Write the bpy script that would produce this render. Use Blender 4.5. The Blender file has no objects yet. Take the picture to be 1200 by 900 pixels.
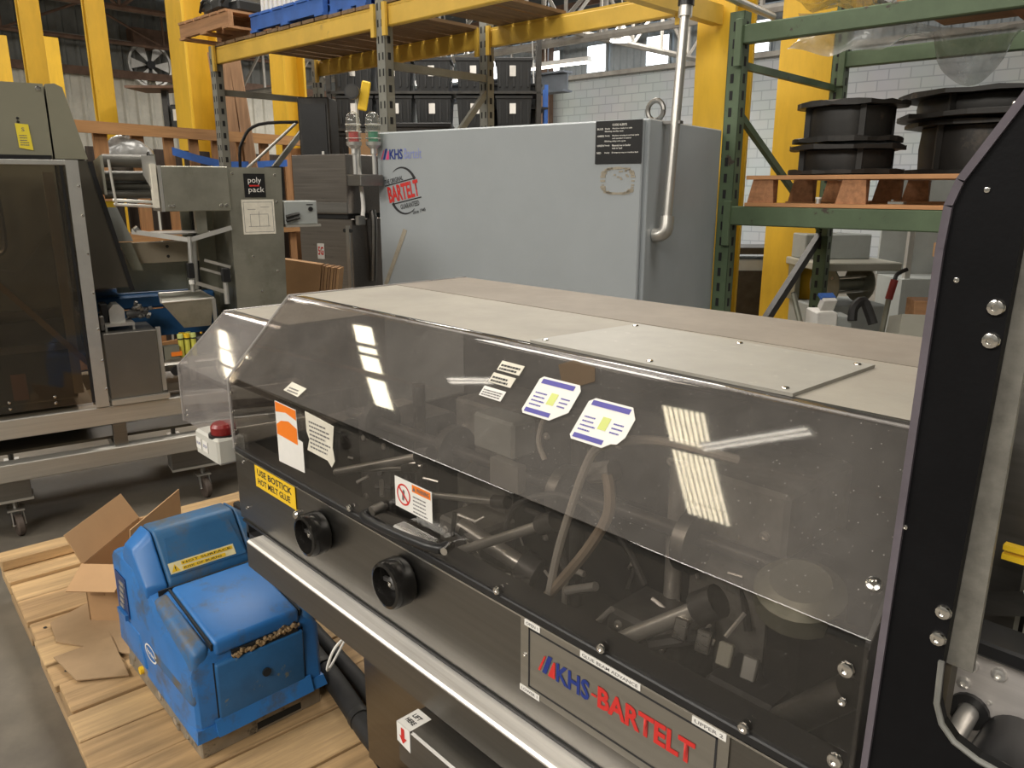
import bpy, bmesh, math, random
from mathutils import Vector as V, Matrix as M

random.seed(11)
S = bpy.context.scene
COL = S.collection
R = math.radians

# ------------------------------------------------------------------ camera
cam_d = bpy.data.cameras.new('camera')
cam = bpy.data.objects.new('camera', cam_d)
COL.objects.link(cam)
cam.location = (0, 0, 1.6)
cam.rotation_euler = (R(90 - 14.455), 0, R(46.95))
cam_d.sensor_width = 36
cam_d.lens = 27.0
cam_d.clip_start = 0.05
cam_d.clip_end = 200
S.camera = cam

# ------------------------------------------------------------------ world and exposure
world = bpy.data.worlds.new('daylight')
S.world = world
world.use_nodes = True
wn = world.node_tree.nodes
wn['Background'].inputs[0].default_value = (0.86, 0.93, 1.0, 1)
wn['Background'].inputs[1].default_value = 1.2
S.view_settings.view_transform = 'Standard'
S.view_settings.look = 'None'
S.view_settings.gamma = 1
S.view_settings.use_curve_mapping = False
S.view_settings.exposure = 0.1

YR = R(3.65)                       # the hall is turned a little against the machine


def RW(u, v, z=0.0):
    return V((u * math.cos(YR) - v * math.sin(YR), u * math.sin(YR) + v * math.cos(YR), z))


# ------------------------------------------------------------------ large fill lights, added below the roof to brighten the hall
def area(name, loc, rot, sx, sy, power, col):
    d = bpy.data.lights.new(name, 'AREA')
    d.shape = 'RECTANGLE'
    d.size, d.size_y = sx, sy
    d.energy = power
    d.color = col
    o = bpy.data.objects.new(name, d)
    COL.objects.link(o)
    o.location = loc
    o.rotation_euler = rot
    return o


WARM = (1.0, 0.945, 0.86)
for (u, v, pw, sx, sy) in ((-5.0, 3.4, 190, 2.5, 2.5), (-0.6, 3.2, 130, 2.0, 2.0), (-11.5, 3.6, 330, 3, 3),
                           (-9.0, 12.6, 330, 5, 2), (0.5, 12.0, 230, 4, 2), (-16.0, 12.6, 330, 4, 2), (-5.5, 7.4, 260, 2.5, 2),
                           (1.5, -5.6, 520, 4, 3), (-5.0, -5.8, 480, 4, 3), (-12.0, -5.8, 300, 4, 3)):
    area('fill_light', RW(u, v, 5.9 if v < 8 else 5.25), (R(14) if v < 0 else 0, 0, YR), sx, sy, pw, WARM)

# ------------------------------------------------------------------ mesh helpers
WORLDSPACE = {}


def inv_of(parent):
    p = parent
    while p is not None:
        if p.name in WORLDSPACE:
            return WORLDSPACE[p.name]
        p = p.parent
    return None


class Fr:
    """a flat frame on a surface: origin, x direction, y direction"""

    def __init__(s, o, x, y):
        s.o = V(o)
        s.x = V(x).normalized()
        s.n = s.x.cross(V(y)).normalized()
        s.y = s.n.cross(s.x)

    def p(s, u, v, d=0.0):
        return s.o + s.x * u + s.y * v + s.n * d

    def m(s, u, v, d=0.0):
        a = M.Identity(4)
        for i in range(3):
            a[i][0], a[i][1], a[i][2], a[i][3] = s.x[i], s.y[i], s.n[i], s.p(u, v, d)[i]
        return a


class MB:
    def __init__(s):
        s.bm = bmesh.new()
        s.mi = 0

    def _v(s, pts):
        return [s.bm.verts.new(p) for p in pts]

    def _f(s, vs):
        try:
            f = s.bm.faces.new(vs)
            f.material_index = s.mi
            return f
        except ValueError:
            return None

    def box(s, x0, x1, y0, y1, z0, z1, bev=0.0, m=None):
        pts = [(x, y, z) for z in (z0, z1) for x, y in ((x0, y0), (x1, y0), (x1, y1), (x0, y1))]
        if m is not None:
            pts = [m @ V(p) for p in pts]
        v = s._v(pts)
        fs = [s._f([v[i] for i in q]) for q in ((3, 2, 1, 0), (4, 5, 6, 7), (0, 1, 5, 4), (1, 2, 6, 5), (2, 3, 7, 6), (3, 0, 4, 7))]
        if bev > 0:
            es = list({e for f in fs for e in f.edges})
            r = bmesh.ops.bevel(s.bm, geom=es, offset=bev, segments=1, profile=0.5, affect='EDGES', clamp_overlap=True)
            for f in r['faces']:
                f.material_index = s.mi
        return s

    def obox(s, c, size, rot=(0, 0, 0), bev=0.0):
        from mathutils import Euler
        m = M.Translation(c) @ Euler(rot).to_matrix().to_4x4()
        a, b, d = (k / 2 for k in size)
        return s.box(-a, a, -b, b, -d, d, bev, m)

    def bar(s, p0, p1, w, h, up=(0, 0, 1), bev=0.0):
        """a rectangular bar from p0 to p1"""
        p0, p1 = V(p0), V(p1)
        x = (p1 - p0)
        L = x.length
        x.normalize()
        y = V(up).cross(x)
        if y.length < 1e-4:
            y = V((0, 1, 0)).cross(x)
        y.normalize()
        z = x.cross(y)
        m = M(((x.x, y.x, z.x, p0.x), (x.y, y.y, z.y, p0.y), (x.z, y.z, z.z, p0.z), (0, 0, 0, 1)))
        return s.box(0, L, -w / 2, w / 2, -h / 2, h / 2, bev, m)

    def tube(s, pts, r, n=10, smooth=0, cap=True, radii=None):
        pts = [V(p) for p in pts]
        if smooth:
            q = []
            for i in range(len(pts) - 1):
                a = pts[max(i - 1, 0)]
                b, c = pts[i], pts[i + 1]
                d = pts[min(i + 2, len(pts) - 1)]
                for k in range(smooth):
                    t = k / smooth
                    q.append(0.5 * ((2 * b) + (c - a) * t + (2 * a - 5 * b + 4 * c - d) * t * t + (3 * b - a - 3 * c + d) * t ** 3))
            q.append(pts[-1])
            pts = q
        t0 = (pts[1] - pts[0]).normalized()
        ref = V((0, 0, 1)) if abs(t0.z) < 0.9 else V((1, 0, 0))
        nrm = t0.cross(ref).normalized()
        rings = []
        for i, p in enumerate(pts):
            if i == 0:
                t = t0
            elif i == len(pts) - 1:
                t = (pts[i] - pts[i - 1]).normalized()
            else:
                t = ((pts[i + 1] - p).normalized() + (p - pts[i - 1]).normalized()).normalized()
            nrm = (nrm - t * nrm.dot(t)).normalized()
            b = t.cross(nrm)
            rr = radii[i] if radii else r
            rings.append(s._v([p + (nrm * math.cos(2 * math.pi * k / n) + b * math.sin(2 * math.pi * k / n)) * rr for k in range(n)]))
        for a, b in zip(rings, rings[1:]):
            for k in range(n):
                s._f([a[k], a[(k + 1) % n], b[(k + 1) % n], b[k]])
        if cap:
            s._f(rings[0][::-1])
            s._f(rings[-1])
        return s

    def cyl(s, p0, p1, r, n=16, r2=None):
        return s.tube([p0, p1], r, n, radii=[r, r if r2 is None else r2])

    def lathe(s, prof, o, axis, n=24):
        """prof: (radius, height along axis); closed at r=0 ends"""
        o = V(o)
        z = V(axis).normalized()
        x = z.orthogonal().normalized()
        y = z.cross(x)
        rings = []
        for r, h in prof:
            if r < 1e-6:
                rings.append(s._v([o + z * h]))
            else:
                rings.append(s._v([o + z * h + (x * math.cos(2 * math.pi * k / n) + y * math.sin(2 * math.pi * k / n)) * r for k in range(n)]))
        for a, b in zip(rings, rings[1:]):
            for k in range(n):
                q = [a[k % len(a)], a[(k + 1) % len(a)], b[(k + 1) % len(b)], b[k % len(b)]]
                u = []
                for w in q:
                    if w not in u:
                        u.append(w)
                if len(u) > 2:
                    s._f(u)
        return s

    def prism(s, poly, axis, a, b, m=None):
        """poly in the two other axes (order x,y / x,z / y,z), swept from a to b along axis"""
        def P(q, t):
            c = {'x': (t, q[0], q[1]), 'y': (q[0], t, q[1]), 'z': (q[0], q[1], t)}[axis]
            return m @ V(c) if m is not None else V(c)
        va = s._v([P(q, a) for q in poly])
        vb = s._v([P(q, b) for q in poly])
        s._f(va[::-1])
        s._f(vb)
        n = len(poly)
        for i in range(n):
            s._f([va[i], va[(i + 1) % n], vb[(i + 1) % n], vb[i]])
        return s

    def hexa(s, bottom, top):
        """solid from a bottom loop and a top loop of equal count"""
        va, vb = s._v(bottom), s._v(top)
        s._f(va[::-1])
        s._f(vb)
        n = len(va)
        for i in range(n):
            s._f([va[i], va[(i + 1) % n], vb[(i + 1) % n], vb[i]])
        return s

    def slab(s, F, uv, d0, d1):
        """a flat plate with outline uv in the frame F between depths d0 and d1"""
        return s.hexa([F.p(u, v, d0) for u, v in uv], [F.p(u, v, d1) for u, v in uv])

    def rect(s, F, u0, u1, v0, v1, d0, d1):
        return s.slab(F, [(u0, v0), (u1, v0), (u1, v1), (u0, v1)], d0, d1)

    def text(s, txt, size, F, u, v, d=0.001, bold=0.0, align='LEFT', sx=1.0, shear=0.0, ex=0.0):
        c = bpy.data.curves.new('t', 'FONT')
        c.body = txt
        c.size = size
        c.resolution_u = 2
        c.offset = bold
        c.extrude = ex
        c.align_x = align
        c.shear = shear
        o = bpy.data.objects.new('t', c)
        COL.objects.link(o)
        dg = bpy.context.evaluated_depsgraph_get()
        me = bpy.data.meshes.new_from_object(o.evaluated_get(dg))
        me.transform(F.m(u, v, d) @ M.Diagonal((sx, 1, 1, 1)))
        k = len(s.bm.faces)
        s.bm.from_mesh(me)
        s.bm.faces.ensure_lookup_table()
        for f in s.bm.faces[k:]:
            f.material_index = s.mi
        bpy.data.objects.remove(o)
        bpy.data.curves.remove(c)
        bpy.data.meshes.remove(me)
        return s

    def m(s, i):
        s.mi = i
        return s

    def build(s, name, mats, parent=None, smooth=35, label=None, fix=True):
        if not isinstance(mats, (list, tuple)):
            mats = [mats]
        bm = s.bm
        inv = inv_of(parent)
        if inv is not None:
            bm.transform(inv)
        if fix:
            bmesh.ops.recalc_face_normals(bm, faces=[f for f in bm.faces])
        if smooth:
            lim = R(smooth)
            for e in bm.edges:
                if len(e.link_faces) == 2:
                    e.smooth = e.calc_face_angle(0) < lim
            for f in bm.faces:
                f.smooth = True
        me = bpy.data.meshes.new(name)
        bm.to_mesh(me)
        bm.free()
        for k in mats:
            me.materials.append(k)
        o = bpy.data.objects.new(name, me)
        COL.objects.link(o)
        o.parent = parent
        if label:
            o['label'] = label
        return o


def thing(name, label, cat, loc=(0, 0, 0), yaw=0.0, group=None, worldspace=False):
    o = bpy.data.objects.new(name, None)
    o.empty_display_size = 0.1
    COL.objects.link(o)
    o.location = loc
    o.rotation_euler = (0, 0, yaw)
    o['label'] = label
    o['category'] = cat
    if group:
        o['group'] = group
    if worldspace:
        WORLDSPACE[o.name] = (M.Translation(V(loc)) @ M.Rotation(yaw, 4, 'Z')).inverted()
    return o


def tag(o, label, cat, group=None):
    o['label'] = label
    o['category'] = cat
    if group:
        o['group'] = group
    return o


def struct(o):
    o['kind'] = 'structure'
    return o


def copy_tree(o, parent=None, label=None):
    c = o.copy()
    COL.objects.link(c)
    if parent is not None:
        c.parent = parent
    if label:
        c['label'] = label
    for ch in list(o.children):
        copy_tree(ch, c)
    return c


# ------------------------------------------------------------------ materials
def nodes_of(name):
    m = bpy.data.materials.new(name)
    m.use_nodes = True
    nt = m.node_tree
    return m, nt, nt.nodes, nt.links, nt.nodes['Principled BSDF']


def mat(name, col, rough=0.5, metal=0.0, var=0.12, scale=6.0, stretch=(1, 1, 1), bump=0.0, bscale=None,
        spot=None, spot_t=0.6, spot_scale=9.0, spot_soft=0.05, rvar=0.0, spec=None, coat=0.0, detail=6.0):
    """painted / plain surface: base colour broken up by noise, optional second colour in worn patches"""
    m, nt, N, L, B = nodes_of(name)
    tc = N.new('ShaderNodeTexCoord')
    mp = N.new('ShaderNodeMapping')
    mp.inputs['Scale'].default_value = stretch
    L.new(tc.outputs['Object'], mp.inputs['Vector'])
    nz = N.new('ShaderNodeTexNoise')
    nz.inputs['Scale'].default_value = scale
    nz.inputs['Detail'].default_value = detail
    nz.inputs['Roughness'].default_value = 0.65
    L.new(mp.outputs[0], nz.inputs['Vector'])
    cr = N.new('ShaderNodeValToRGB')
    e = cr.color_ramp.elements
    e[0].position, e[1].position = 0.28, 0.72
    e[0].color = (*[max(0, c * (1 - var)) for c in col], 1)
    e[1].color = (*[min(1, c * (1 + var)) for c in col], 1)
    L.new(nz.outputs['Fac'], cr.inputs[0])
    out = cr.outputs[0]
    if spot is not None:
        n2 = N.new('ShaderNodeTexNoise')
        n2.inputs['Scale'].default_value = spot_scale
        n2.inputs['Detail'].default_value = 8
        n2.inputs['Roughness'].default_value = 0.7
        L.new(mp.outputs[0], n2.inputs['Vector'])
        r2 = N.new('ShaderNodeValToRGB')
        r2.color_ramp.elements[0].position = spot_t
        r2.color_ramp.elements[1].position = min(1, spot_t + spot_soft)
        L.new(n2.outputs['Fac'], r2.inputs[0])
        mx = N.new('ShaderNodeMix')
        mx.data_type = 'RGBA'
        L.new(r2.outputs[0], mx.inputs['Factor'])
        L.new(out, mx.inputs['A'])
        mx.inputs['B'].default_value = (*spot, 1)
        out = mx.outputs['Result']
    L.new(out, B.inputs['Base Color'])
    B.inputs['Roughness'].default_value = rough
    if rvar:
        mr = N.new('ShaderNodeMapRange')
        mr.inputs['To Min'].default_value = max(0.02, rough - rvar)
        mr.inputs['To Max'].default_value = min(1, rough + rvar)
        L.new(nz.outputs['Fac'], mr.inputs['Value'])
        L.new(mr.outputs[0], B.inputs['Roughness'])
    B.inputs['Metallic'].default_value = metal
    if spec is not None:
        B.inputs['Specular IOR Level'].default_value = spec
    if coat:
        B.inputs['Coat Weight'].default_value = coat
        B.inputs['Coat Roughness'].default_value = 0.15
    if bump:
        bp = N.new('ShaderNodeBump')
        bp.inputs['Strength'].default_value = bump
        bp.inputs['Distance'].default_value = 0.01
        src = nz
        if bscale:
            src = N.new('ShaderNodeTexNoise')
            src.inputs['Scale'].default_value = bscale
            src.inputs['Detail'].default_value = 4
            L.new(mp.outputs[0], src.inputs['Vector'])
        L.new(src.outputs['Fac'], bp.inputs['Height'])
        L.new(bp.outputs[0], B.inputs['Normal'])
    return m


def steel(name, col, rough=0.32, axis='x', streak=0.10, metal=1.0, grime=None, grime_t=0.62):
    """brushed sheet steel; the brushing runs along axis"""
    st = {'x': (1.5, 60, 60), 'y': (60, 1.5, 60), 'z': (60, 60, 1.5)}[axis]
    return mat(name, col, rough, metal, var=streak, scale=1.6, stretch=st, rvar=0.07, detail=3,
               bump=0.02, spot=grime, spot_t=grime_t, spot_scale=0.9, spot_soft=0.25)


def emit(name, col, power):
    m, nt, N, L, B = nodes_of(name)
    B.inputs['Base Color'].default_value = (*col, 1)
    B.inputs['Emission Color'].default_value = (*col, 1)
    B.inputs['Emission Strength'].default_value = power
    return m


def acrylic(name, tint, dust, dust_col, rough=0.03, ior=1.49, spots=0.0, refl=1.0, dust_scale=7.0):
    """thin clear or smoked sheet: tinted see-through, mirror sheen, a film of dust and scratches"""
    m, nt, N, L, B = nodes_of(name)
    N.remove(B)
    out = N['Material Output']
    tr = N.new('ShaderNodeBsdfTransparent')
    tr.inputs[0].default_value = (*tint, 1)
    df = N.new('ShaderNodeBsdfDiffuse')
    df.inputs[0].default_value = (*dust_col, 1)
    gl = N.new('ShaderNodeBsdfGlossy')
    gl.inputs['Roughness'].default_value = rough
    gl.inputs['Color'].default_value = (0.95 * refl, 0.95 * refl, 0.95 * refl, 1)
    fr = N.new('ShaderNodeFresnel')
    # the sheet does not bend light, so its inner face must reflect like its outer face
    ge = N.new('ShaderNodeNewGeometry')
    im = N.new('ShaderNodeMapRange')
    im.inputs['To Min'].default_value = ior
    im.inputs['To Max'].default_value = 1.0 / ior
    L.new(ge.outputs['Backfacing'], im.inputs['Value'])
    L.new(im.outputs[0], fr.inputs['IOR'])
    tc = N.new('ShaderNodeTexCoord')
    nz = N.new('ShaderNodeTexNoise')
    nz.inputs['Scale'].default_value = dust_scale
    nz.inputs['Detail'].default_value = 8
    nz.inputs['Roughness'].default_value = 0.7
    L.new(tc.outputs['Object'], nz.inputs['Vector'])
    mr = N.new('ShaderNodeMapRange')
    mr.inputs['From Min'].default_value = 0.3
    mr.inputs['From Max'].default_value = 0.7
    mr.inputs['To Min'].default_value = dust * 0.7
    mr.inputs['To Max'].default_value = min(1, dust * 1.3)
    L.new(nz.outputs['Fac'], mr.inputs['Value'])
    fac = mr.outputs[0]
    if spots:
        vo = N.new('ShaderNodeTexVoronoi')
        vo.inputs['Scale'].default_value = 95
        L.new(tc.outputs['Object'], vo.inputs['Vector'])
        m2 = N.new('ShaderNodeMapRange')
        m2.inputs['From Min'].default_value = 0.11
        m2.inputs['From Max'].default_value = 0.06
        m2.inputs['To Min'].default_value = 0
        m2.inputs['To Max'].default_value = spots
        L.new(vo.outputs['Distance'], m2.inputs['Value'])
        ad = N.new('ShaderNodeMath')
        ad.operation = 'ADD'
        ad.use_clamp = True
        L.new(fac, ad.inputs[0])
        L.new(m2.outputs[0], ad.inputs[1])
        fac = ad.outputs[0]
    a = N.new('ShaderNodeMixShader')
    L.new(fac, a.inputs[0])
    L.new(tr.outputs[0], a.inputs[1])
    L.new(df.outputs[0], a.inputs[2])
    b = N.new('ShaderNodeMixShader')
    L.new(fr.outputs[0], b.inputs[0])
    L.new(a.outputs[0], b.inputs[1])
    L.new(gl.outputs[0], b.inputs[2])
    L.new(b.outputs[0], out.inputs['Surface'])
    return m


def wood(name, col, axis='y', var=0.28, rough=0.75, dirt=None, dirt_t=0.62):
    st = {'x': (1, 14, 14), 'y': (14, 1, 14), 'z': (14, 14, 1)}[axis]
    return mat(name, col, rough, 0, var=var, scale=2.2, stretch=st, bump=0.25, spot=dirt, spot_t=dirt_t,
               spot_scale=0.8, spot_soft=0.25, detail=8)


PAPER = mat('white_paper', (0.80, 0.78, 0.74), 0.7, var=0.05, scale=20)
PAPER2 = mat('aged_paper', (0.72, 0.68, 0.58), 0.7, var=0.10, scale=30)
INK = mat('black_ink', (0.02, 0.02, 0.022), 0.6, var=0.05)
INKGREY = mat('grey_ink', (0.16, 0.15, 0.15), 0.6, var=0.1)
INKBLUE = mat('blue_ink', (0.015, 0.035, 0.22), 0.5, var=0.05)
INKVIOLET = mat('violet_ink', (0.10, 0.09, 0.36), 0.5, var=0.05)
INKPALE = mat('pale_blue_ink', (0.26, 0.30, 0.62), 0.5, var=0.05)
INKRED = mat('red_ink', (0.62, 0.03, 0.025), 0.5, var=0.05)
INKPINK = mat('pink_ink', (0.75, 0.06, 0.22), 0.5, var=0.05)
ORANGE = mat('orange_print', (0.90, 0.22, 0.015), 0.55, var=0.06)
LYELLOW = mat('yellow_print', (0.86, 0.55, 0.02), 0.55, var=0.06)
LIMEY = mat('lime_print', (0.62, 0.68, 0.22), 0.55, var=0.06)
STEEL_X = steel('stainless_sheet_x', (0.40, 0.375, 0.345), 0.34, 'x', grime=(0.22, 0.20, 0.18))
STEEL_BRIGHT = steel('stainless_bright', (0.62, 0.60, 0.57), 0.28, 'x')
STEEL_DARK = steel('stainless_dull', (0.26, 0.25, 0.235), 0.4, 'x')
STEEL_Z = steel('stainless_sheet_z', (0.46, 0.44, 0.41), 0.34, 'z')
STEEL_Y = steel('stainless_sheet_y', (0.52, 0.50, 0.47), 0.33, 'y')
GALV = mat('galvanised_sheet', (0.43, 0.42, 0.355), 0.42, 0.85, var=0.2, scale=5, rvar=0.1, spot=(0.27, 0.27, 0.21), spot_t=0.52, spot_scale=3, spot_soft=0.2)
CHROME = mat('chrome', (0.75, 0.73, 0.70), 0.18, 1.0, var=0.04)
ALU = mat('aluminium', (0.66, 0.65, 0.62), 0.42, 0.9, var=0.08, scale=12)
DARKMETAL = mat('dark_metal', (0.05, 0.048, 0.045), 0.45, 0.6, var=0.3, scale=12)
BLACK = mat('black_plastic', (0.014, 0.014, 0.015), 0.35, var=0.2, scale=14)
BLACKMATT = mat('black_paint', (0.006, 0.006, 0.007), 0.45, var=0.2, scale=16, bump=0.03, bscale=180, spec=0.14)
RUBBER = mat('black_rubber', (0.018, 0.017, 0.016), 0.65, var=0.3, scale=18)


def fit(mb, txt, F, u0, v0, w, h, d=0.0012, bold=0.0, shear=0.0, mi=None):
    """lettering fitted into a w x h rectangle of frame F"""
    if mi is not None:
        mb.mi = mi
    c = bpy.data.curves.new('t', 'FONT')
    c.body = txt
    c.size = 1
    c.resolution_u = 2
    c.offset = bold
    c.shear = shear
    o = bpy.data.objects.new('t', c)
    COL.objects.link(o)
    dg = bpy.context.evaluated_depsgraph_get()
    me = bpy.data.meshes.new_from_object(o.evaluated_get(dg))
    xs = [q.co.x for q in me.vertices]
    ys = [q.co.y for q in me.vertices]
    x0, x1, y0, y1 = min(xs), max(xs), min(ys), max(ys)
    me.transform(F.m(u0, v0, d) @ M.Diagonal((w / (x1 - x0), h / (y1 - y0), 1, 1)) @ M.Translation((-x0, -y0, 0)))
    k = len(mb.bm.faces)
    mb.bm.from_mesh(me)
    mb.bm.faces.ensure_lookup_table()
    for f in mb.bm.faces[k:]:
        f.material_index = mb.mi
    bpy.data.objects.remove(o)
    bpy.data.curves.remove(c)
    bpy.data.meshes.remove(me)
    return mb


def printlines(mb, F, u0, v0, w, h, rows, d=0.0011, fill=0.5, seed=1):
    """rows of small print too fine to read: broken dashes"""
    rr = random.Random(seed)
    st = h / rows
    for i in range(rows):
        u = u0
        end = u0 + w * rr.uniform(0.72, 1.0)
        while u < end:
            l = w * rr.uniform(0.05, 0.16)
            v = v0 + h - (i + 1) * st
            q = [F.p(u, v, d), F.p(min(u + l, end), v, d), F.p(min(u + l, end), v + st * fill, d), F.p(u, v + st * fill, d)]
            mb._f(mb._v(q))
            u += l + w * 0.025
    return mb


_bolt_mesh = {}


def bolt(parent, loc, axis, r, h=None, material=None, name='bolt', label=None):
    """button head bolt, mesh shared by all bolts of one material"""
    material = material or CHROME
    key = material.name
    if key not in _bolt_mesh:
        b = MB()
        b.lathe([(0.0, 0), (1.0, 0), (1.0, 0.25), (0.85, 0.55), (0.45, 0.72), (0.40, 0.72), (0.38, 0.4), (0, 0.4)], (0, 0, 0), (0, 0, 1), 12)
        o = b.build(name, material)
        _bolt_mesh[key] = o.data
        bpy.data.objects.remove(o)
    o = bpy.data.objects.new(name, _bolt_mesh[key])
    COL.objects.link(o)
    inv = inv_of(parent) or M.Identity(4)
    q = V((0, 0, 1)).rotation_difference(V(axis))
    mm = inv @ (M.Translation(V(loc)) @ q.to_matrix().to_4x4())
    o.parent = parent
    o.location = mm.to_translation()
    o.rotation_euler = mm.to_euler()
    o.scale = (r, r, h if h else r)
    if label:
        o['label'] = label
    return o


# ================================================================== THE HALL
CONCRETE = mat('concrete_floor', (0.165, 0.145, 0.115), 0.55, var=0.4, scale=1.3, bump=0.05, bscale=40,
               spot=(0.10, 0.088, 0.075), spot_t=0.50, spot_scale=0.9, spot_soft=0.2, rvar=0.15)
ROOFDARK = mat('roof_deck', (0.055, 0.062, 0.065), 0.8, var=0.25, scale=2)
CORR_W = mat('white_corrugated', (0.62, 0.60, 0.53), 0.55, var=0.15, scale=3)
CORR_G = mat('grey_corrugated', (0.17, 0.175, 0.165), 0.6, var=0.25, scale=2)
CORR_B = mat('blue_grey_corrugated', (0.36, 0.40, 0.43), 0.6, var=0.2, scale=2)
RUST = mat('rusty_steel', (0.17, 0.105, 0.075), 0.7, 0.2, var=0.35, scale=5)
TRUSS = mat('pale_truss_steel', (0.36, 0.34, 0.31), 0.6, 0.2, var=0.25, scale=4)
GREYIRON = mat('blue_grey_girder', (0.10, 0.115, 0.14), 0.6, 0.1, var=0.2, scale=4)
DAYGLASS = emit('bright_daylight_pane', (0.93, 0.97, 1.0), 3.2)


def block_wall():
    m, nt, N, L, B = nodes_of('painted_block')
    tc = N.new('ShaderNodeTexCoord')
    mp = N.new('ShaderNodeMapping')
    mp.inputs['Rotation'].default_value = (R(90), 0, 0)
    L.new(tc.outputs['Object'], mp.inputs['Vector'])
    br = N.new('ShaderNodeTexBrick')
    br.inputs['Color1'].default_value = (0.50, 0.54, 0.565, 1)
    br.inputs['Color2'].default_value = (0.54, 0.575, 0.59, 1)
    br.inputs['Mortar'].default_value = (0.38, 0.415, 0.44, 1)
    br.inputs['Scale'].default_value = 1.0
    br.inputs['Brick Width'].default_value = 0.4
    br.inputs['Row Height'].default_value = 0.2
    br.inputs['Mortar Size'].default_value = 0.012
    L.new(mp.outputs[0], br.inputs['Vector'])
    nz = N.new('ShaderNodeTexNoise')
    nz.inputs['Scale'].default_value = 0.7
    nz.inputs['Detail'].default_value = 6
    L.new(tc.outputs['Object'], nz.inputs['Vector'])
    mx = N.new('ShaderNodeMix')
    mx.data_type = 'RGBA'
    mx.blend_type = 'MULTIPLY'
    mx.inputs['Factor'].default_value = 0.55
    L.new(br.outputs['Color'], mx.inputs['A'])
    L.new(nz.outputs['Color'], mx.inputs['B'])
    mx2 = N.new('ShaderNodeMix')
    mx2.data_type = 'RGBA'
    mx2.inputs['Factor'].default_value = 0.45
    L.new(br.outputs['Color'], mx2.inputs['A'])
    L.new(mx.outputs['Result'], mx2.inputs['B'])
    L.new(mx2.outputs['Result'], B.inputs['Base Color'])
    B.inputs['Roughness'].default_value = 0.8
    bp = N.new('ShaderNodeBump')
    bp.inputs['Strength'].default_value = 0.4
    L.new(br.outputs['Fac'], bp.inputs['Height'])
    bp.invert = True
    L.new(bp.outputs[0], B.inputs['Normal'])
    return m


BLOCK = block_wall()
U0, U1, V0, V1, EAVE, GIRT = -21.0, 7.0, -9.0, 16.6, 5.35, 4.33
RIDGE_V, RIDGE_Z = 1.0, 7.2


def roof_z(v):
    return RIDGE_Z - abs(v - RIDGE_V) * (RIDGE_Z - EAVE) / (V1 - RIDGE_V)


def room(o):
    o.rotation_euler = (0, 0, YR)
    return struct(o)


def corrugated(mb, x0, x1, z0, z1, pitch=0.2, depth=0.03):
    """ribbed sheet in the x-z plane at y = 0"""
    n = int((x1 - x0) / pitch)
    top, bot = [], []
    for i in range(n):
        a = x0 + i * pitch
        for f, dd in ((0.0, 0.0), (0.55, 0.0), (0.68, -depth), (0.87, -depth)):
            top.append((a + f * pitch, dd, z1))
            bot.append((a + f * pitch, dd, z0))
    va, vb = mb._v(bot), mb._v(top)
    for i in range(len(va) - 1):
        mb._f([va[i], va[i + 1], vb[i + 1], vb[i]])
    return mb


room(MB().box(U0 - .3, U1 + .3, V0 - .3, V1 + .3, -0.2, 0.0).build('floor', CONCRETE, smooth=0))
w = room(MB().box(U0, U1, V1, V1 + .25, 0, GIRT).build('wall_back', BLOCK, smooth=0))
f_ = MB()
corrugated(f_, U0, U1, GIRT, EAVE + .6)
f_.bm.transform(M.Translation((0, V1 + .06, 0)))
f_.build('upper_cladding', CORR_B, w, smooth=0, fix=False)
# left gable wall: white sheets below the girt, dark sheets above
w = MB().box(U0 - .3, U0 - .1, V0, V1, 0, RIDGE_Z + .3).build('wall_left', CORR_G, smooth=0)
room(w)
for nm, mt, z0, z1 in (('lower_cladding', CORR_W, 0, 4.25), ('upper_cladding', CORR_G, 4.25, RIDGE_Z + .2)):
    f_ = MB()
    corrugated(f_, V0, V1, z0, z1, 0.32, 0.05)
    f_.bm.transform(M.Translation((U0, 0, 0)) @ M.Rotation(R(90), 4, 'Z') @ M.Translation((0, .06, 0)))
    f_.build(nm, mt, w, smooth=0, fix=False)
room(MB().box(U1, U1 + .2, V0, V1, 0, RIDGE_Z).build('wall_right', CORR_G, smooth=0))
room(MB().box(U0, U1, V0 - .2, V0, 0, RIDGE_Z).build('wall_front', CORR_G, smooth=0))

# roof with a row of ribbed roof lights; each light is a sheet crossed by purlins
SKYW = 0.54
SKEW = -0.13
LIGHTS = ((-20.6, ((-2.3, -1.5), (-1.4, -.6))),
          (-15.9, ((-1.9, -1.42), (-1.34, -.86), (-.78, -.2))),
          (-10.5, ((-2.2, -1.55), (-1.47, -1.02), (-.93, -.80), (-.70, -.28))),
          (-4.36, ((-2.48, -2.28), (-2.265, -1.44), (-1.34, -.78))),
          (1.2, ((-2.4, -1.5), (-1.4, -.7))))
c = MB()
for (v0, v1) in ((RIDGE_V, V1), (V0, RIDGE_V)):
    c._f(c._v([(U0, v0, roof_z(v0)), (U1, v0, roof_z(v0)), (U1, v1, roof_z(v1)), (U0, v1, roof_z(v1))]))
ce = room(c.build('ceiling', ROOFDARK, smooth=0))
SKYMAT = emit('roof_light_sheet', (1.0, 0.90, 0.68), 13.0)
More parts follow.
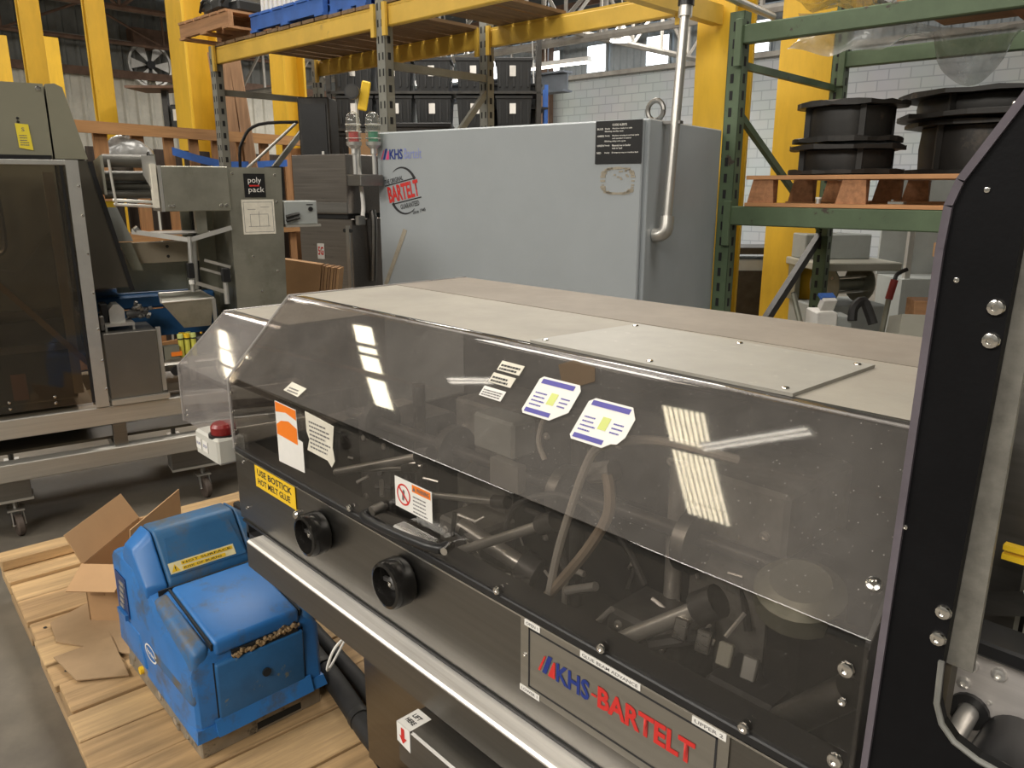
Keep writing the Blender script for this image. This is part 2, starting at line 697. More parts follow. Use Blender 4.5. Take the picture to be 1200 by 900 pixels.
for k, (s_, segs) in enumerate(LIGHTS):
    mb = MB()
    n = 8
    p = SKYW / n
    for i in range(n):
        # lit flutes between dark seams; the sheet hangs just under the deck
        prof_ = [(i * p + p * .12 - SKYW / 2, -.02), (i * p + p * .25 - SKYW / 2, -.045), (i * p + p * .48 - SKYW / 2, -.045), (i * p + p * .62 - SKYW / 2, -.02)]
        for (v0, v1) in segs:
            q0 = mb._v([(s_ + u + SKEW * (v0 + 1.6), v0, roof_z(v0) + h) for u, h in prof_])
            q1 = mb._v([(s_ + u + SKEW * (v1 + 1.6), v1, roof_z(v1) + h) for u, h in prof_])
            for j in range(3):
                mb._f([q0[j], q0[j + 1], q1[j + 1], q1[j]])
    o = mb.build('roof_light', SKYMAT, ce, smooth=0)
for v in (-3.4, -1.39, .1, 2.0, 4.5, 7.0, 9.5, 12.0, 14.5):
    MB().box(U0, U1, v - .03, v + .03, roof_z(v) - .17, roof_z(v) - .055).build('purlin', RUST, ce, smooth=0)

# the row of bright high panes in the back wall
for k, (a_, b_) in enumerate(((-22.6, -22.1), (-20.9, -20.4), (-19.13, -18.6), (-17.8, -17.2), (-16.4, -15.8), (-14.5, -13.9), (-12.98, -12.4), (-11.2, -10.58), (-8.75, -8.1), (-7.0, -6.4))):
    if a_ < U0:
        continue
    o = MB().box(a_, b_, V1 - .02, V1 + .02, 4.39, 5.02).build('window_%d' % (k + 1), DAYGLASS, smooth=0)
    room(o)
    mb = MB()
    for (x0, x1, z0, z1) in ((a_ - .05, b_ + .05, 5.02, 5.06), (a_ - .05, b_ + .05, 4.35, 4.39), (a_ - .05, a_, 4.39, 5.02), (b_, b_ + .05, 4.39, 5.02)):
        mb.box(x0, x1, V1 - .05, V1 + .03, z0, z1)
    mb.build('window_frame', CORR_B, o, smooth=0)

o = room(MB().box(U0, U1, V1 - .14, V1 - .02, GIRT - .07, GIRT + .03).build('trim_1', TRUSS))
o = room(MB().box(U0 + .01, U0 + .16, V0, V1, 4.18, 4.36).build('trim_2', RUST))
for i, z_ in enumerate((5.0, 5.75)):
    room(MB().cyl((U0 + .2, V0, z_), (U0 + .2, V1, z_), 0.05, 8).build('trim_%d' % (3 + i), TRUSS))
# dark posts against the back wall
for k, u_ in enumerate((-14.15, -19.9)):
    p_ = MB().box(u_ - .14, u_ + .14, V1 - .32, V1 - .14, 0, 5.6).build('wall_post', RUST, smooth=0)
    p_.rotation_euler = (0, 0, YR)
    tag(p_, ('dark brown steel post standing against the pale block wall above the long grey cabinet',
             'dark brown steel post against the block wall beside the leftmost bright panes')[k], 'column', 'wall posts')


# ------------------------------------------------------------------ roof trusses
def truss(label, p0, p1, depth, nbay, r=0.035, name='roof_truss', mt=TRUSS, rd=None, gap=0.0):
    """two chords, posts and diagonals, from p0 to p1 (bottom chord)"""
    p0, p1 = V(p0), V(p1)
    t = thing(name, label, 'roof truss', p0, 0)
    d = p1 - p0
    up = V((0, 0, depth))
    MB().tube([V((0, 0, 0)), d], r, 6).build('bottom_chord', mt, t)
    MB().tube([up, d + up], r, 6).build('top_chord', mt, t)
    for i in range(nbay):
        a, b = d * (i / nbay), d * ((i + 1) / nbay)
        MB().tube([a, a + up], r * .6, 5).build('web_post', mt, t)
        if i % 2 == 0:
            MB().tube([a, b + up], r * .6, 5).build('web_diagonal', mt, t)
        else:
            MB().tube([a + up, b], r * .6, 5).build('web_diagonal', mt, t)
    return t


LAMPWHITE0 = mat('white_cable', (0.75, 0.75, 0.74), 0.5, var=0.05)
truss('long pale roof truss running level in front of the bright high panes', RW(-20.5, 11.0, 4.0), RW(4, 11.0, 4.0), 1.0, 18, 0.065, rd=None)
truss('higher roof truss close to the block wall over the bright panes', RW(-20.5, 15.6, 5.05), RW(4, 15.6, 5.05), 0.5, 20, 0.05)
truss('cross truss running back towards the bright panes above the grey cabinet', RW(-8.69, 8.6, 4.07), RW(-8.69, 16.2, 4.07), 0.9, 8, 0.055)
truss('cross truss farther left, behind the yellow rack', RW(-14.3, 7.0, 4.07), RW(-14.3, 16.2, 4.07), 0.9, 9, 0.055)
c_ = MB().tube([RW(-9.79, 10.9, 4.3), RW(-9.72, 10.9, 3.0), RW(-9.5, 10.95, .02)], .012, 6).build('hanging_cable', LAMPWHITE0)
tag(c_, 'thin white cable hanging from the roof truss behind the grey cabinet', 'cable')
truss('rusty truss high between the left yellow columns, near the dark gable', RW(-18.4, 1.0, 5.3), RW(-18.4, 12.0, 5.3), 1.2, 7, 0.06, mt=RUST)
truss('rusty brace truss lower against the dark gable wall', RW(-20.3, 2.0, 4.9), RW(-20.3, 12.5, 4.9), 0.8, 6, 0.05, mt=RUST)
g = thing('steel_girder', 'blue grey steel girder crossing low in front of the pale block wall', 'beam', RW(-14.3, 12.05, 3.34), YR)
for x in (.5, 3.9):
    MB().cyl((x, 0, .37), (x, 0, roof_z(12.6) - 3.83), .012, 6).build('hanger', GREYIRON, g)
MB().box(0, 4.4, -.14, .14, 0, .035).box(0, 4.4, -.14, .14, .34, .375).build('flange', GREYIRON, g, smooth=0)
MB().box(0, 4.4, -.015, .015, .035, .34).build('web', GREYIRON, g, smooth=0)

# ------------------------------------------------------------------ fluorescent fittings and high bay lamps
TUBE = emit('lit_tube', (1.0, 0.95, 0.85), 8.0)
LAMPWHITE = mat('lamp_enamel', (0.75, 0.75, 0.74), 0.4, var=0.05)
HIGHBAY = emit('lit_lamp_lens', (0.85, 0.95, 1.0), 9.0)


def tube_light(label, u, v, z, yaw, length=1.25):
    t = thing('tube_light', label, 'ceiling light', RW(u, v, z), yaw)
    MB().prism([(-.07, 0), (.07, 0), (.04, .08), (-.04, .08)], 'x', -length / 2, length / 2).build('reflector', LAMPWHITE, t)
    for s_ in (-.03, .03):
        MB().cyl((-length / 2 + .03, s_, -.02), (length / 2 - .03, s_, -.02), 0.014, 8).build('lamp_tube', TUBE, t)
    MB().tube([(0, 0, .08), (0, 0, roof_z(v) - z)], 0.012, 6).build('hanger', TRUSS, t)
    return t


tube_light('tube light hanging over the aisle, nearer of the two behind the viewer', -3.25, -.78, 6.2, R(31))
tube_light('tube light hanging over the aisle, farther of the two behind the viewer', -6.95, -0.78, 6.2, R(15))
tube_light('long tube light glowing in front of the block wall', -10.0, 11.5, 3.74, YR + R(3), 2.0)
tube_light('tube light glowing beyond the yellow rack', -13.5, 12.2, 3.85, YR + R(4), 1.9)


def bay_lamp(label, p, r=0.22):
    t = thing('high_bay_lamp', label, 'ceiling light', p, 0, 'high bay lamps')
    MB().lathe([(0.05, .28), (.07, .24), (r * .75, .08), (r, 0), (r * .96, 0), (r * .7, .07), (.04, .22), (0, .22)], (0, 0, 0), (0, 0, 1), 16).build('shade', ALU, t)
    MB().lathe([(0, 0.0), (r * .9, 0.0), (r * .9, .02), (0, .03)], (0, 0, 0), (0, 0, 1), 16).build('lens', HIGHBAY, t)
    MB().tube([(0, 0, .28), (0, 0, 1.9)], 0.012, 5).build('hanger', TRUSS, t)
    return t


bay_lamp('glowing high bay lamp hanging in front of the pale block wall', RW(-8.45, 11.7, 4.02), .2)
bay_lamp('small glowing high bay lamp far beyond the yellow rack', RW(-12.4, 11.8, 4.0), .2)
bay_lamp('glowing lamp between the leaning planks and a yellow column', RW(-13.8, 7.0, 3.55), .35)

# ------------------------------------------------------------------ yellow columns
YEL = mat('yellow_column_paint', (0.64, 0.385, 0.022), 0.5, var=0.14, scale=2.2, stretch=(3, 3, .7),
          spot=(0.40, 0.22, 0.02), spot_t=0.63, spot_scale=3.2, spot_soft=0.12, bump=0.03)


def column(label, u, v, w_, d_, yaw=0.0, top=6.0, th=0.03):
    t = thing('steel_column', label, 'column', RW(u, v, 0), YR + yaw)
    MB().box(-w_ / 2, w_ / 2, -d_ / 2, -d_ / 2 + th, 0.02, top, 0.004).build('flange', YEL, t)
    MB().box(-w_ / 2, w_ / 2, d_ / 2 - th, d_ / 2, 0.02, top, 0.004).build('flange', YEL, t)
    MB().box(-th / 3, th / 3, -d_ / 2 + th, d_ / 2 - th, 0.02, top).build('web', YEL, t, smooth=0)
    MB().box(-w_ * .8, w_ * .8, -d_ * .8, d_ * .8, 0, 0.02).build('base_plate', YEL, t, smooth=0)
    return t


column('broad yellow steel column just behind the right end of the grey cabinet', -2.74, 4.98, .27, .30, 0)
column('yellow steel column behind the green rack with spools', -2.68, 6.25, .42, .30, 0)
column('yellow steel column at the far left above the olive hood', -10.7, 3.2, .22, .12, R(90))
column('yellow steel column second from the left, crossed by the timber crate rail', -9.55, 3.5, .20, .12, R(90))
column('wide yellow column with an open web beside the upright planks', -8.02, 3.86, .34, .36, 0)
column('yellow column behind the rack deck, between planks and black bins', -8.75, 5.35, .3, .3, 0)
column('small far yellow column at the picture edge left of the nearest columns', -15.6, 4.1, .3, .3, R(90), top=4.0)
column('small far yellow column seen past the tall column on the left', -15.2, 4.75, .3, .3, R(90), top=4.0)

# ================================================================== YELLOW PALLET RACK (background)
RACKYEL = mat('rack_beam_yellow', (0.66, 0.42, 0.06), 0.5, var=0.15, scale=3, spot=(0.30, 0.20, 0.06), spot_t=0.62, spot_scale=4, spot_soft=0.1)
RACKGREY = mat('rack_post_grey', (0.25, 0.25, 0.22), 0.5, 0.3, var=0.2, scale=5, spot=(0.42, 0.32, 0.12), spot_t=0.66, spot_scale=5)
DECKWOOD = wood('deck_board_wood', (0.20, 0.125, 0.065), 'y', var=0.35)
PALWOOD = wood('brown_pallet_wood', (0.36, 0.19, 0.09), 'x', var=0.3)
FENCEWOOD = wood('crate_wood', (0.40, 0.21, 0.085), 'x', var=0.25)
SLATWOOD = wood('crate_slat_wood', (0.34, 0.17, 0.07), 'z', var=0.3)
PLANKWOOD = wood('plank_wood', (0.30, 0.17, 0.09), 'z', var=0.3)
BLUEPAINT = mat('blue_pallet_paint', (0.035, 0.12, 0.42), 0.6, var=0.25, scale=6)
BINBLACK = mat('black_bin_plastic', (0.010, 0.011, 0.012), 0.45, var=0.3, scale=8)
CARTON = mat('brown_carton', (0.40, 0.23, 0.11), 0.75, var=0.10, scale=7)
CARTON_IN = mat('brown_carton_inside', (0.30, 0.17, 0.085), 0.8, var=0.12, scale=7)
SLOT = mat('dark_slot', (0.012, 0.012, 0.012), 0.8)


YC = R(46.9)


def upright(name, mt, parent, x, y, top, w_=.085, d_=.07, slots=True, z0=0.0, cols=(-.02, .02), sw=.006, sh_=.045, step=.1, zmin=1.3):
    """slotted rack post; slots on the aisle side"""
    mb = MB()
    mb.box(x - w_ / 2, x + w_ / 2, y - d_ / 2, y - d_ / 2 + .004, z0, top)
    mb.box(x - w_ / 2, x - w_ / 2 + .004, y - d_ / 2, y + d_ / 2, z0, top)
    mb.box(x + w_ / 2 - .004, x + w_ / 2, y - d_ / 2, y + d_ / 2, z0, top)
    mb.box(x - w_ / 2, x + w_ / 2, y + d_ / 2 - .003, y + d_ / 2, z0, top)
    o = mb.build(name, mt, parent, smooth=0)
    if slots:
        s_ = MB()
        z = zmin
        while z < top - .05:
            for q in cols:
                s_.box(x + q - sw, x + q + sw, y - d_ / 2 - .0015, y - d_ / 2 + .001, z, z + sh_)
            s_.box(x + w_ / 2 - .001, x + w_ / 2 + .0015, y - .012, y + .012, z, z + sh_)
            z += step
        s_.build('slot_row', SLOT, o, smooth=0)['kind'] = 'stuff'
    return o


rk = thing('pallet_rack', 'tall pallet rack with yellow beams and grey slotted posts behind the grey cabinet', 'rack', RW(-6.65, 3.38), YR)
for (x, y, tp) in ((0, 0, 2.745), (2.32, 0, 3.3), (0, 1.0, 2.745), (2.26, 1.0, 3.3)):
    upright('upright_post', RACKGREY, rk, x, y, tp)
for (x0, x1, y) in ((.045, 2.275, 0), (.045, 2.215, 1.0), (2.37, 3.95, 0), (2.31, 3.95, 1.0)):
    b_ = MB().box(x0, x1, y - .025, y + .025, 2.60, 2.715, .006).box(x0, x1, y - .02, y + .02, 2.715, 2.73).build('beam', RACKYEL, rk)
    MB().box(x0 - .005, x0 + .03, y - .055, y - .035, 2.54, 2.74).build('beam_connector', RACKYEL, b_)
    MB().box(x1 - .03, x1 + .005, y - .055, y - .035, 2.54, 2.74).build('beam_connector', RACKYEL, b_)
MB().box(3.90, 3.97, 0, 1.43, 2.60, 2.715).build('beam', RACKYEL, rk)
for x in (0, 2.28):
    MB().bar((x, .03, 2.38), (x, .97, 2.38), .03, .05).build('cross_brace', RACKGREY, rk)
    MB().bar((x, .03, 1.3), (x, .97, 2.28), .03, .045).build('cross_brace', RACKGREY, rk)
for x0, nb, ln in ((.09, 13, 2.14), (2.40, 4, .62)):
    st = ln / nb
    for i in range(nb):
        h = random.uniform(0, .006)
        MB().box(x0 + i * st, x0 + i * st + st - .018, -.03, 1.03, 2.73 + h, 2.752 + h).build('deck_board', DECKWOOD, rk, smooth=0)

# pallet with a black bundle hanging over the rack's left end


def pallet(label, loc, yaw, L_, W_, H_, mt, nboards=6, name='pallet', bm=None):
    t = thing(name, label, 'pallet', loc, yaw)
    bm = bm or mt
    for y in (-W_ / 2 + .03, 0, W_ / 2 - .03):
        MB().box(-L_ / 2, L_ / 2, y - .02, y + .02, .018, H_ - .018).build('stringer', mt, t, smooth=0)
    st = L_ / nboards
    for i in range(nboards):
        x = -L_ / 2 + i * st
        MB().box(x, x + st * .82, -W_ / 2, W_ / 2, H_ - .018, H_).build('top_board', bm, t, smooth=0)
    for x in (-L_ / 2, -.05, L_ / 2 - .1):
        MB().box(x, x + .1, -W_ / 2, W_ / 2, 0, .018).build('bottom_board', bm, t, smooth=0)
    return t


PALWOOD_Y = wood('brown_pallet_wood_y', (0.36, 0.19, 0.09), 'y', var=0.3)
for y in (.05, .45):
    o = MB().box(0.02, .52, y - .04, y + .04, 0, .045).build('timber_bearer', PALWOOD, smooth=0)
    o.location = RW(-6.6, 3.4, 2.7595)
    o.rotation_euler = (0, 0, YR)
    tag(o, ('front' if y < .2 else 'rear') + ' timber bearer under the brown pallet on the rack deck', 'timber', 'timber bearers under the pallet')
pallet('small brown wooden pallet overhanging the left end of the rack deck', RW(-6.52, 3.58, 2.805), YR, .86, .72, .14, PALWOOD, 6, bm=PALWOOD_Y)
t = thing('black_bundle', 'black plastic bundle lying on the brown pallet on the rack', 'bundle', RW(-6.45, 3.58, 2.9455), YR)
mb = MB()
for i in range(5):
    mb.obox((-.22 + .11 * i, random.uniform(-.05, .05), .05 + .02 * (i % 2)), (.16, .55, .09), (random.uniform(-.1, .1), 0, random.uniform(-.2, .2)), .015)
mb.build('film_layers', BINBLACK, t)
MB().tube([(-.2, -.3, .05), (-.05, -.33, .12), (.1, -.3, .05), (.3, -.31, .13)], .012, 6, 4).build('strap', BINBLACK, t)
pallet('blue painted wooden pallet lying on the rack deck', RW(-5.47, 3.62, 2.7595), YR, 1.0, .56, .135, BLUEPAINT, 6)
t = thing('ribbed_carton', 'pale ribbed carton standing on the blue pallet', 'carton', RW(-5.62, 3.62, 2.895), YR)
MB().box(-.3, .3, -.2, .2, 0, .3, .008).build('body', PAPER2, t)
for i in range(9):
    MB().box(-.28 + .065 * i, -.25 + .065 * i, -.212, -.2005, .01, .29).build('rib', PAPER, t, smooth=0)
pallet('second blue pallet, at the right half of the rack deck beside the middle post', RW(-4.72, 3.62, 2.7595), YR, .42, .5, .12, BLUEPAINT, 3)
# wire netting over the second bay
t = thing('wire_netting', 'crumpled roll of wire netting lying on the right bay of the rack', 'netting', RW(-3.3, 3.85, 2.762), YR)
mb = MB()
for i in range(14):
    a = i * .08
    mb.tube([(-.45 + a * .9, -.4, .03 + .03 * math.sin(i)), (-.4 + a * .9, -.1, .10 + .03 * math.sin(2 * i)), (-.45 + a * .9, .25, .04 + .02 * math.cos(i))], .004, 4, 4)
for j in range(9):
    mb.tube([(-.48, -.4 + j * .08, .04 + .02 * math.sin(j)), (.1, -.38 + j * .08, .08 + .03 * math.sin(3 * j)), (.55, -.4 + j * .08, .05)], .004, 4, 4)
mb.build('wires', ALU, t)['kind'] = 'stuff'

# ------------------------------------------------------------------ tall timber crate behind the left machine
a_, b_ = RW(-7.01, 2.33), RW(-7.61, 4.73)
cy = math.atan2(b_.y - a_.y, b_.x - a_.x)
cr = thing('timber_crate', 'tall open timber crate with slatted sides behind the stainless wrapping machine', 'crate', a_ - (b_ - a_).normalized() * .5, cy)
CL = 3.1
MB().box(0, CL, -.02, .02, 2.02, 2.115).build('top_rail', FENCEWOOD, cr, smooth=0)
MB().box(0, CL, -.02, .02, 1.12, 1.21).build('middle_rail', FENCEWOOD, cr, smooth=0)
MB().box(0, CL, -.02, .02, .1, .2).build('bottom_rail', FENCEWOOD, cr, smooth=0)
DARKBACKING = wood('dark_gap_backing', (0.05, 0.038, 0.03), 'z', var=0.4)
x = .06
while x < CL - .1:
    wd = random.uniform(.095, .125)
    MB().box(x, x + wd, .021, .04, 0, 2.03).build('slat', SLATWOOD, cr, smooth=0)
    x += wd + random.uniform(.15, .22)
MB().box(0, .06, -.02, .29, .05, 2.0).build('end_panel', SLATWOOD, cr, smooth=0)
MB().box(CL - .06, CL, -.02, .29, .05, 2.0).build('end_panel', SLATWOOD, cr, smooth=0)
for k in range(9):
    MB().box(.07 + .33 * k, .36 + .33 * k, .27, .29, .0, 1.93).build('gap_backing', DARKBACKING, cr, smooth=0)  # boards added to darken the background in the slat gaps
t = thing('blue_strap', 'blue webbing strap stretched along the timber crate slats', 'strap', cr.location, cy)
mb = MB()
pts = [(1.35, 1.90), (1.62, 1.84), (1.95, 1.79), (2.3, 1.80), (2.75, 1.83)]
for (p, q) in zip(pts, pts[1:]):
    mb.hexa([(p[0], -.030, p[1] - .03), (q[0], -.030, q[1] - .03), (q[0], -.026, q[1] - .03), (p[0], -.026, p[1] - .03)],
            [(p[0], -.030, p[1] + .04), (q[0], -.030, q[1] + .04), (q[0], -.026, q[1] + .04), (p[0], -.026, p[1] + .04)])
mb.build('webbing', BLUEPAINT, t, smooth=0)
mb = MB()
mb.hexa([(1.62, -.034, 1.68), (1.95, -.034, 1.76), (1.95, -.030, 1.76), (1.62, -.030, 1.68)], [(1.62, -.034, 1.74), (1.95, -.034, 1.82), (1.95, -.030, 1.82), (1.62, -.030, 1.74)])
mb.build('loose_end', BLUEPAINT, t, smooth=0)

# planks leaning upright by the rack
for k, (p0, p1, w_) in enumerate((((-7.65, 3.50, .02), (-7.815, 3.395, 2.86), .20), ((-7.50, 3.66, .02), (-7.72, 3.50, 2.92), .10))):
    m_ = (V(p1) - V(p0))
    t = MB().bar((0, 0, 0), m_, w_, .04, up=(-.731, .683, 0)).build('plank', PLANKWOOD, smooth=0)
    t.location = p0
    tag(t, ('wide brown plank standing upright in the crate beside the left rack post', 'narrow brown plank standing upright beside the wider plank')[k], 'plank')

t = thing('plastic_bag', 'crumpled grey plastic bag of film on the timber crate rail above the rollers', 'bag', (-7.36, 2.30, 1.86), cy)
rr = random.Random(12)
mb = MB()
bmesh.ops.create_icosphere(mb.bm, subdivisions=3, radius=.17)
for v in mb.bm.verts:
    n_ = 1 + .16 * math.sin(17 * v.co.x + 9 * v.co.z) + .12 * math.sin(23 * v.co.y - 13 * v.co.x) + rr.uniform(-.06, .06)
    v.co = V((v.co.x * 1.35 * n_, v.co.y * .6 * n_, v.co.z * .85 * n_))
mb.build('bag_skin', mat('grey_film', (0.30, 0.30, 0.29), 0.22, var=0.4, scale=9, coat=0.5), t, smooth=60)
MB().tube([(-.02, 0, .1), (0, 0, .2), (.03, 0, .25)], .012, 8).build('bag_neck', BINBLACK, t)
t = thing('tool_stand', 'dark stand with a rusty shelf and a black box between the two left columns', 'stand', (-9.2, 3.35, 0), YC)
MB().box(-.03, .03, -.03, .03, 0, 2.62).build('post', DARKMETAL, t, smooth=0)
MB().box(-.32, .22, -.25, .25, 2.62, 2.645).build('rusty_shelf', RUST, t, smooth=0)
MB().box(.06, .30, -.05, .3, 2.16, 2.47, .01).build('black_box', BINBLACK, t)
MB().box(.09, .15, -.055, -.0505, 2.3, 2.42).build('white_card', PAPER, t, smooth=0)
MB().box(.0, .3, -.05, .3, 2.13, 2.158).build('lower_shelf', DARKMETAL, t, smooth=0)
MB().box(-.25, .3, -.3, .3, 0, .05).build('base', DARKMETAL, t, smooth=0)

# ------------------------------------------------------------------ round wall mirror / fan on a frame
t = thing('wall_fan', 'round bright bladed fan in a frame on the far gable wall', 'fan', RW(-20.6, 8.85, 0), YR)
F_ = Fr((0, 0, 4.55), (0, -1, 0), (0, 0, 1))
mb = MB()
mb.tube([F_.p(.52 * math.cos(2 * math.pi * k / 24), .52 * math.sin(2 * math.pi * k / 24), .3) for k in range(25)], .05, 6, cap=False)
mb.build('guard_ring', ALU, t)
for k in range(6):
    a = 2 * math.pi * k / 6
    MB().slab(F_, [(.06 * math.cos(a), .06 * math.sin(a)), (.48 * math.cos(a - .25), .48 * math.sin(a - .25)), (.48 * math.cos(a + .3), .48 * math.sin(a + .3))], .28, .3).build('blade', ALU, t, smooth=0)
MB().cyl(F_.p(0, 0, .2), F_.p(0, 0, .36), .1, 12).build('hub', BLACK, t)
MB().box(-.4, .0, -.45, .45, 5.0, 5.35).build('motor_housing', RUST, t, smooth=0)
MB().box(-.4, .32, -.05, .05, 4.9, 5.0).build('bracket', RUST, t, smooth=0)

# ------------------------------------------------------------------ far storage shelf with black bins
sh = thing('storage_shelf', 'far storage shelf stacked with black bins behind the pallet rack', 'shelf', (-8.9, 5.35, 0), YC)
for x in (-.11, 2.50):
    MB().box(x - .03, x + .03, -.03, .03, 0, 3.35).build('post', DARKMETAL, sh, smooth=0)
    MB().box(x - .03, x + .03, .5, .56, 0, 3.35).build('post', DARKMETAL, sh, smooth=0)
SHZ = (1.42, 1.86, 2.30, 2.74)
for z in SHZ:
    MB().box(-.13, 2.52, -.03, .56, z - .03, z).build('shelf_board', PALWOOD if z == 1.86 else DARKMETAL, sh, smooth=0)


def bin_proto():
    t = thing('storage_bin', 'x', 'bin', (0, 0, 0), 0, 'black bins on the far shelf')
    mb = MB()
    w_, d_, h_ = .19, .25, .29
    mb.hexa([(-w_ + .02, -d_ + .02, 0), (w_ - .02, -d_ + .02, 0), (w_ - .02, d_ - .02, 0), (-w_ + .02, d_ - .02, 0)],
            [(-w_, -d_, h_), (w_, -d_, h_), (w_, d_, h_), (-w_, d_, h_)])
    mb.box(-w_ - .01, w_ + .01, -d_ - .01, d_ + .01, h_ - .03, h_, .004)
    mb.build('tub', BINBLACK, t)
    mb = MB()
    for k in range(5):
        mb.box(-.15 + .075 * k - .008, -.15 + .075 * k + .008, -d_ - .004, -d_ + .012, .04, h_ - .04)
    mb.build('ribs', BINBLACK, t, smooth=0)
    return t


bp = bin_proto()
cards = {(0, 0): 1, (0, 2): 1, (1, 3): 1, (2, 1): 1, (2, 3): 1, (3, 0): 1, (3, 4): 1, (1, 0): 1}
COLW = ('first', 'second', 'third', 'fourth', 'fifth')
LEVW = ('lowest', 'second', 'third', 'top')
first = True
for lv, z in enumerate(SHZ):
    for c_ in range(5):
        x = .2 + c_ * .49 + (0.03 if c_ > 2 else 0)
        b = bp if first else copy_tree(bp)
        first = False
        has = cards.get((lv, c_))
        b.scale = (1.18, 1, 1.36)
        b['label'] = 'black bin %son the far shelf, %s from left, %s level' % ('with white card ' if has else '', COLW[c_], LEVW[lv])
        b.location = sh.location + M.Rotation(YC, 3, 'Z') @ V((x, .26, z + .001))
        b.rotation_euler = (0, 0, YC)
        if has:
            q = MB().box(-.045 + .03 * (c_ % 2), .02 + .03 * (c_ % 2), -.2575, -.2555, .13, .22).build('card', PAPER, b, smooth=0)
# more stacked bins to the right, on a blue frame
sh2 = thing('blue_shelf', 'small blue framed shelf with dark bins left of the wall post', 'shelf', (-8.35, 7.0, 0), YC)
for x in (0, .52, 1.04):
    MB().box(x - .025, x + .025, -.025, .025, 0, 2.9).build('post', BLUEPAINT, sh2, smooth=0)
    MB().box(x - .025, x + .025, .5, .55, 0, 2.9).build('post', BLUEPAINT, sh2, smooth=0)
for z in (1.9, 2.28, 2.62):
    MB().box(-.03, 1.07, -.03, .55, z - .025, z).build('shelf_board', DARKMETAL, sh2, smooth=0)
for lv, z in enumerate((1.9, 2.28, 2.62)):
    for c_ in range(2):
        b = copy_tree(bp)
        b['label'] = 'dark bin on the blue framed shelf, %s side of the %s level' % (('left', 'right')[c_], ('lowest', 'middle', 'top')[lv])
        b['group'] = 'dark bins on the blue shelf'
        b.location = sh2.location + M.Rotation(YC, 3, 'Z') @ V((.27 + .51 * c_, .26, z + .001))
        b.rotation_euler = (0, 0, YC)
        b.scale = (1.04, .9, 1.05)
        for ch in list(b.children):
            if ch.name.startswith('card'):
                bpy.data.objects.remove(ch)
# dark machinery and carton in front of the bins
t = thing('black_switch_cabinet', 'tall narrow black cabinet behind the stainless cabinet, below the black bins', 'cabinet', (-6.45, 3.62, 0), YC)
MB().box(-.14, .14, 0, .35, 0, 2.36, .01).build('body', DARKMETAL, t)
MB().box(-.11, .11, -.012, 0, .9, 2.3).build('door', BLACK, t, smooth=0)
MB().box(.06, .08, -.03, -.012, 1.7, 1.9).build('handle', ALU, t, smooth=0)
t = thing('black_equipment_case', 'long black equipment case above the stainless cabinet', 'case', (-6.0, 4.02, 0), YC)
MB().box(-.25, .6, 0, .4, 0, 2.12, .015).build('body', DARKMETAL, t)
MB().box(-.27, .62, -.015, .42, 2.1, 2.14, .006).build('lid', BLACK, t)
MB().box(.05, .12, -.01, 0, 1.95, 2.05).build('plate', PAPER, t, smooth=0)
t = thing('shipping_carton', 'brown shipping carton with red print behind the beacon lamps', 'carton', (-5.55, 3.72, 1.5), YC - .1)
MB().box(-.28, .28, 0, .4, 0, .52, .004).build('body', CARTON, t)
mb = MB()
fit(mb, 'UP', Fr((0, -.001, 0), (1, 0, 0), (0, 0, 1)), -.02, .36, .2, .1, .001, .02)
mb.build('print', INKRED, t, smooth=0)
o = MB().box(-.35, .4, -.08, .45, 0, 1.5).build('plywood_box', PALWOOD, smooth=0)
o.location = (-5.55, 3.72, 0)
o.rotation_euler = (0, 0, YC - .1)
tag(o, 'plain plywood box carrying the brown carton behind the beacon lamps', 'box')
t = thing('hoop_frame', 'bent black hoop handle of a cart between the crate and the black cabinet', 'cart', (-6.76, 3.30, 0), YC)
MB().tube([(-.25, 0, .2), (-.25, 0, 1.7), (-.2, 0, 2.0), (-.05, 0, 2.13), (.3, 0, 2.15)], .014, 8, 4).build('hoop', BLACK, t)
MB().tube([(-.25, .0, 1.7), (.28, .0, 2.14)], .014, 8).build('stay', ALU, t)
MB().box(-.3, .35, -.1, .4, .05, .2).build('base', BLACK, t, smooth=0)
for x in (-.2, .25):
    MB().cyl((x, -.12, .06), (x, -.16, .06), .06, 14).build('wheel', RUBBER, t)

# ================================================================== GREEN PALLET RACK (right)
GREEN = mat('green_rack_paint', (0.085, 0.125, 0.068), 0.55, var=0.2, scale=4, spot=(0.055, 0.04, 0.03), spot_t=0.62, spot_scale=9, spot_soft=0.03, bump=0.06)
gr = thing('green_rack', 'green steel pallet rack with slotted posts carrying black spools', 'rack', RW(-2.24, 4.33), YR)
GD = 1.30
upright('upright_post', GREEN, gr, -.06, 0, 2.55, .09, .08, cols=(-.008,), sw=.010, sh_=.05, step=.092, zmin=.7)
upright('upright_post', GREEN, gr, .02, GD, 3.0, .09, .08, cols=(-.008,), sw=.010, sh_=.05, step=.092, zmin=.7)
upright('upright_post', GREEN, gr, 2.75, 0, 3.0, .09, .08, cols=(-.008,), sw=.010, sh_=.05, step=.092, zmin=2.4)
upright('upright_post', GREEN, gr, 2.75, GD, 3.0, .09, .08, cols=(-.008,), sw=.010, sh_=.05, step=.092, zmin=2.4)
for (z0, z1) in ((2.375, 2.475), (1.375, 1.485)):
    for y in (-.02, GD - .02):
        x0 = -.02 if y < 0 else .06
        b_ = MB().box(x0, 2.71, y - .03, y + .03, z0, z1, .006).build('beam', GREEN, gr)
        MB().box(x0 - .03, x0 + .012, y - .056, y - .03, z0 - .12, z1 + .03, .003).build('beam_connector', GREEN, b_)
MB().bar((-.04, .03, 2.27), (0, GD - .03, 2.25), .03, .04).build('cross_brace', GREEN, gr)
MB().bar((-.04, .03, 2.0), (0, GD - .03, 1.3), .03, .04).build('cross_brace', GREEN, gr)
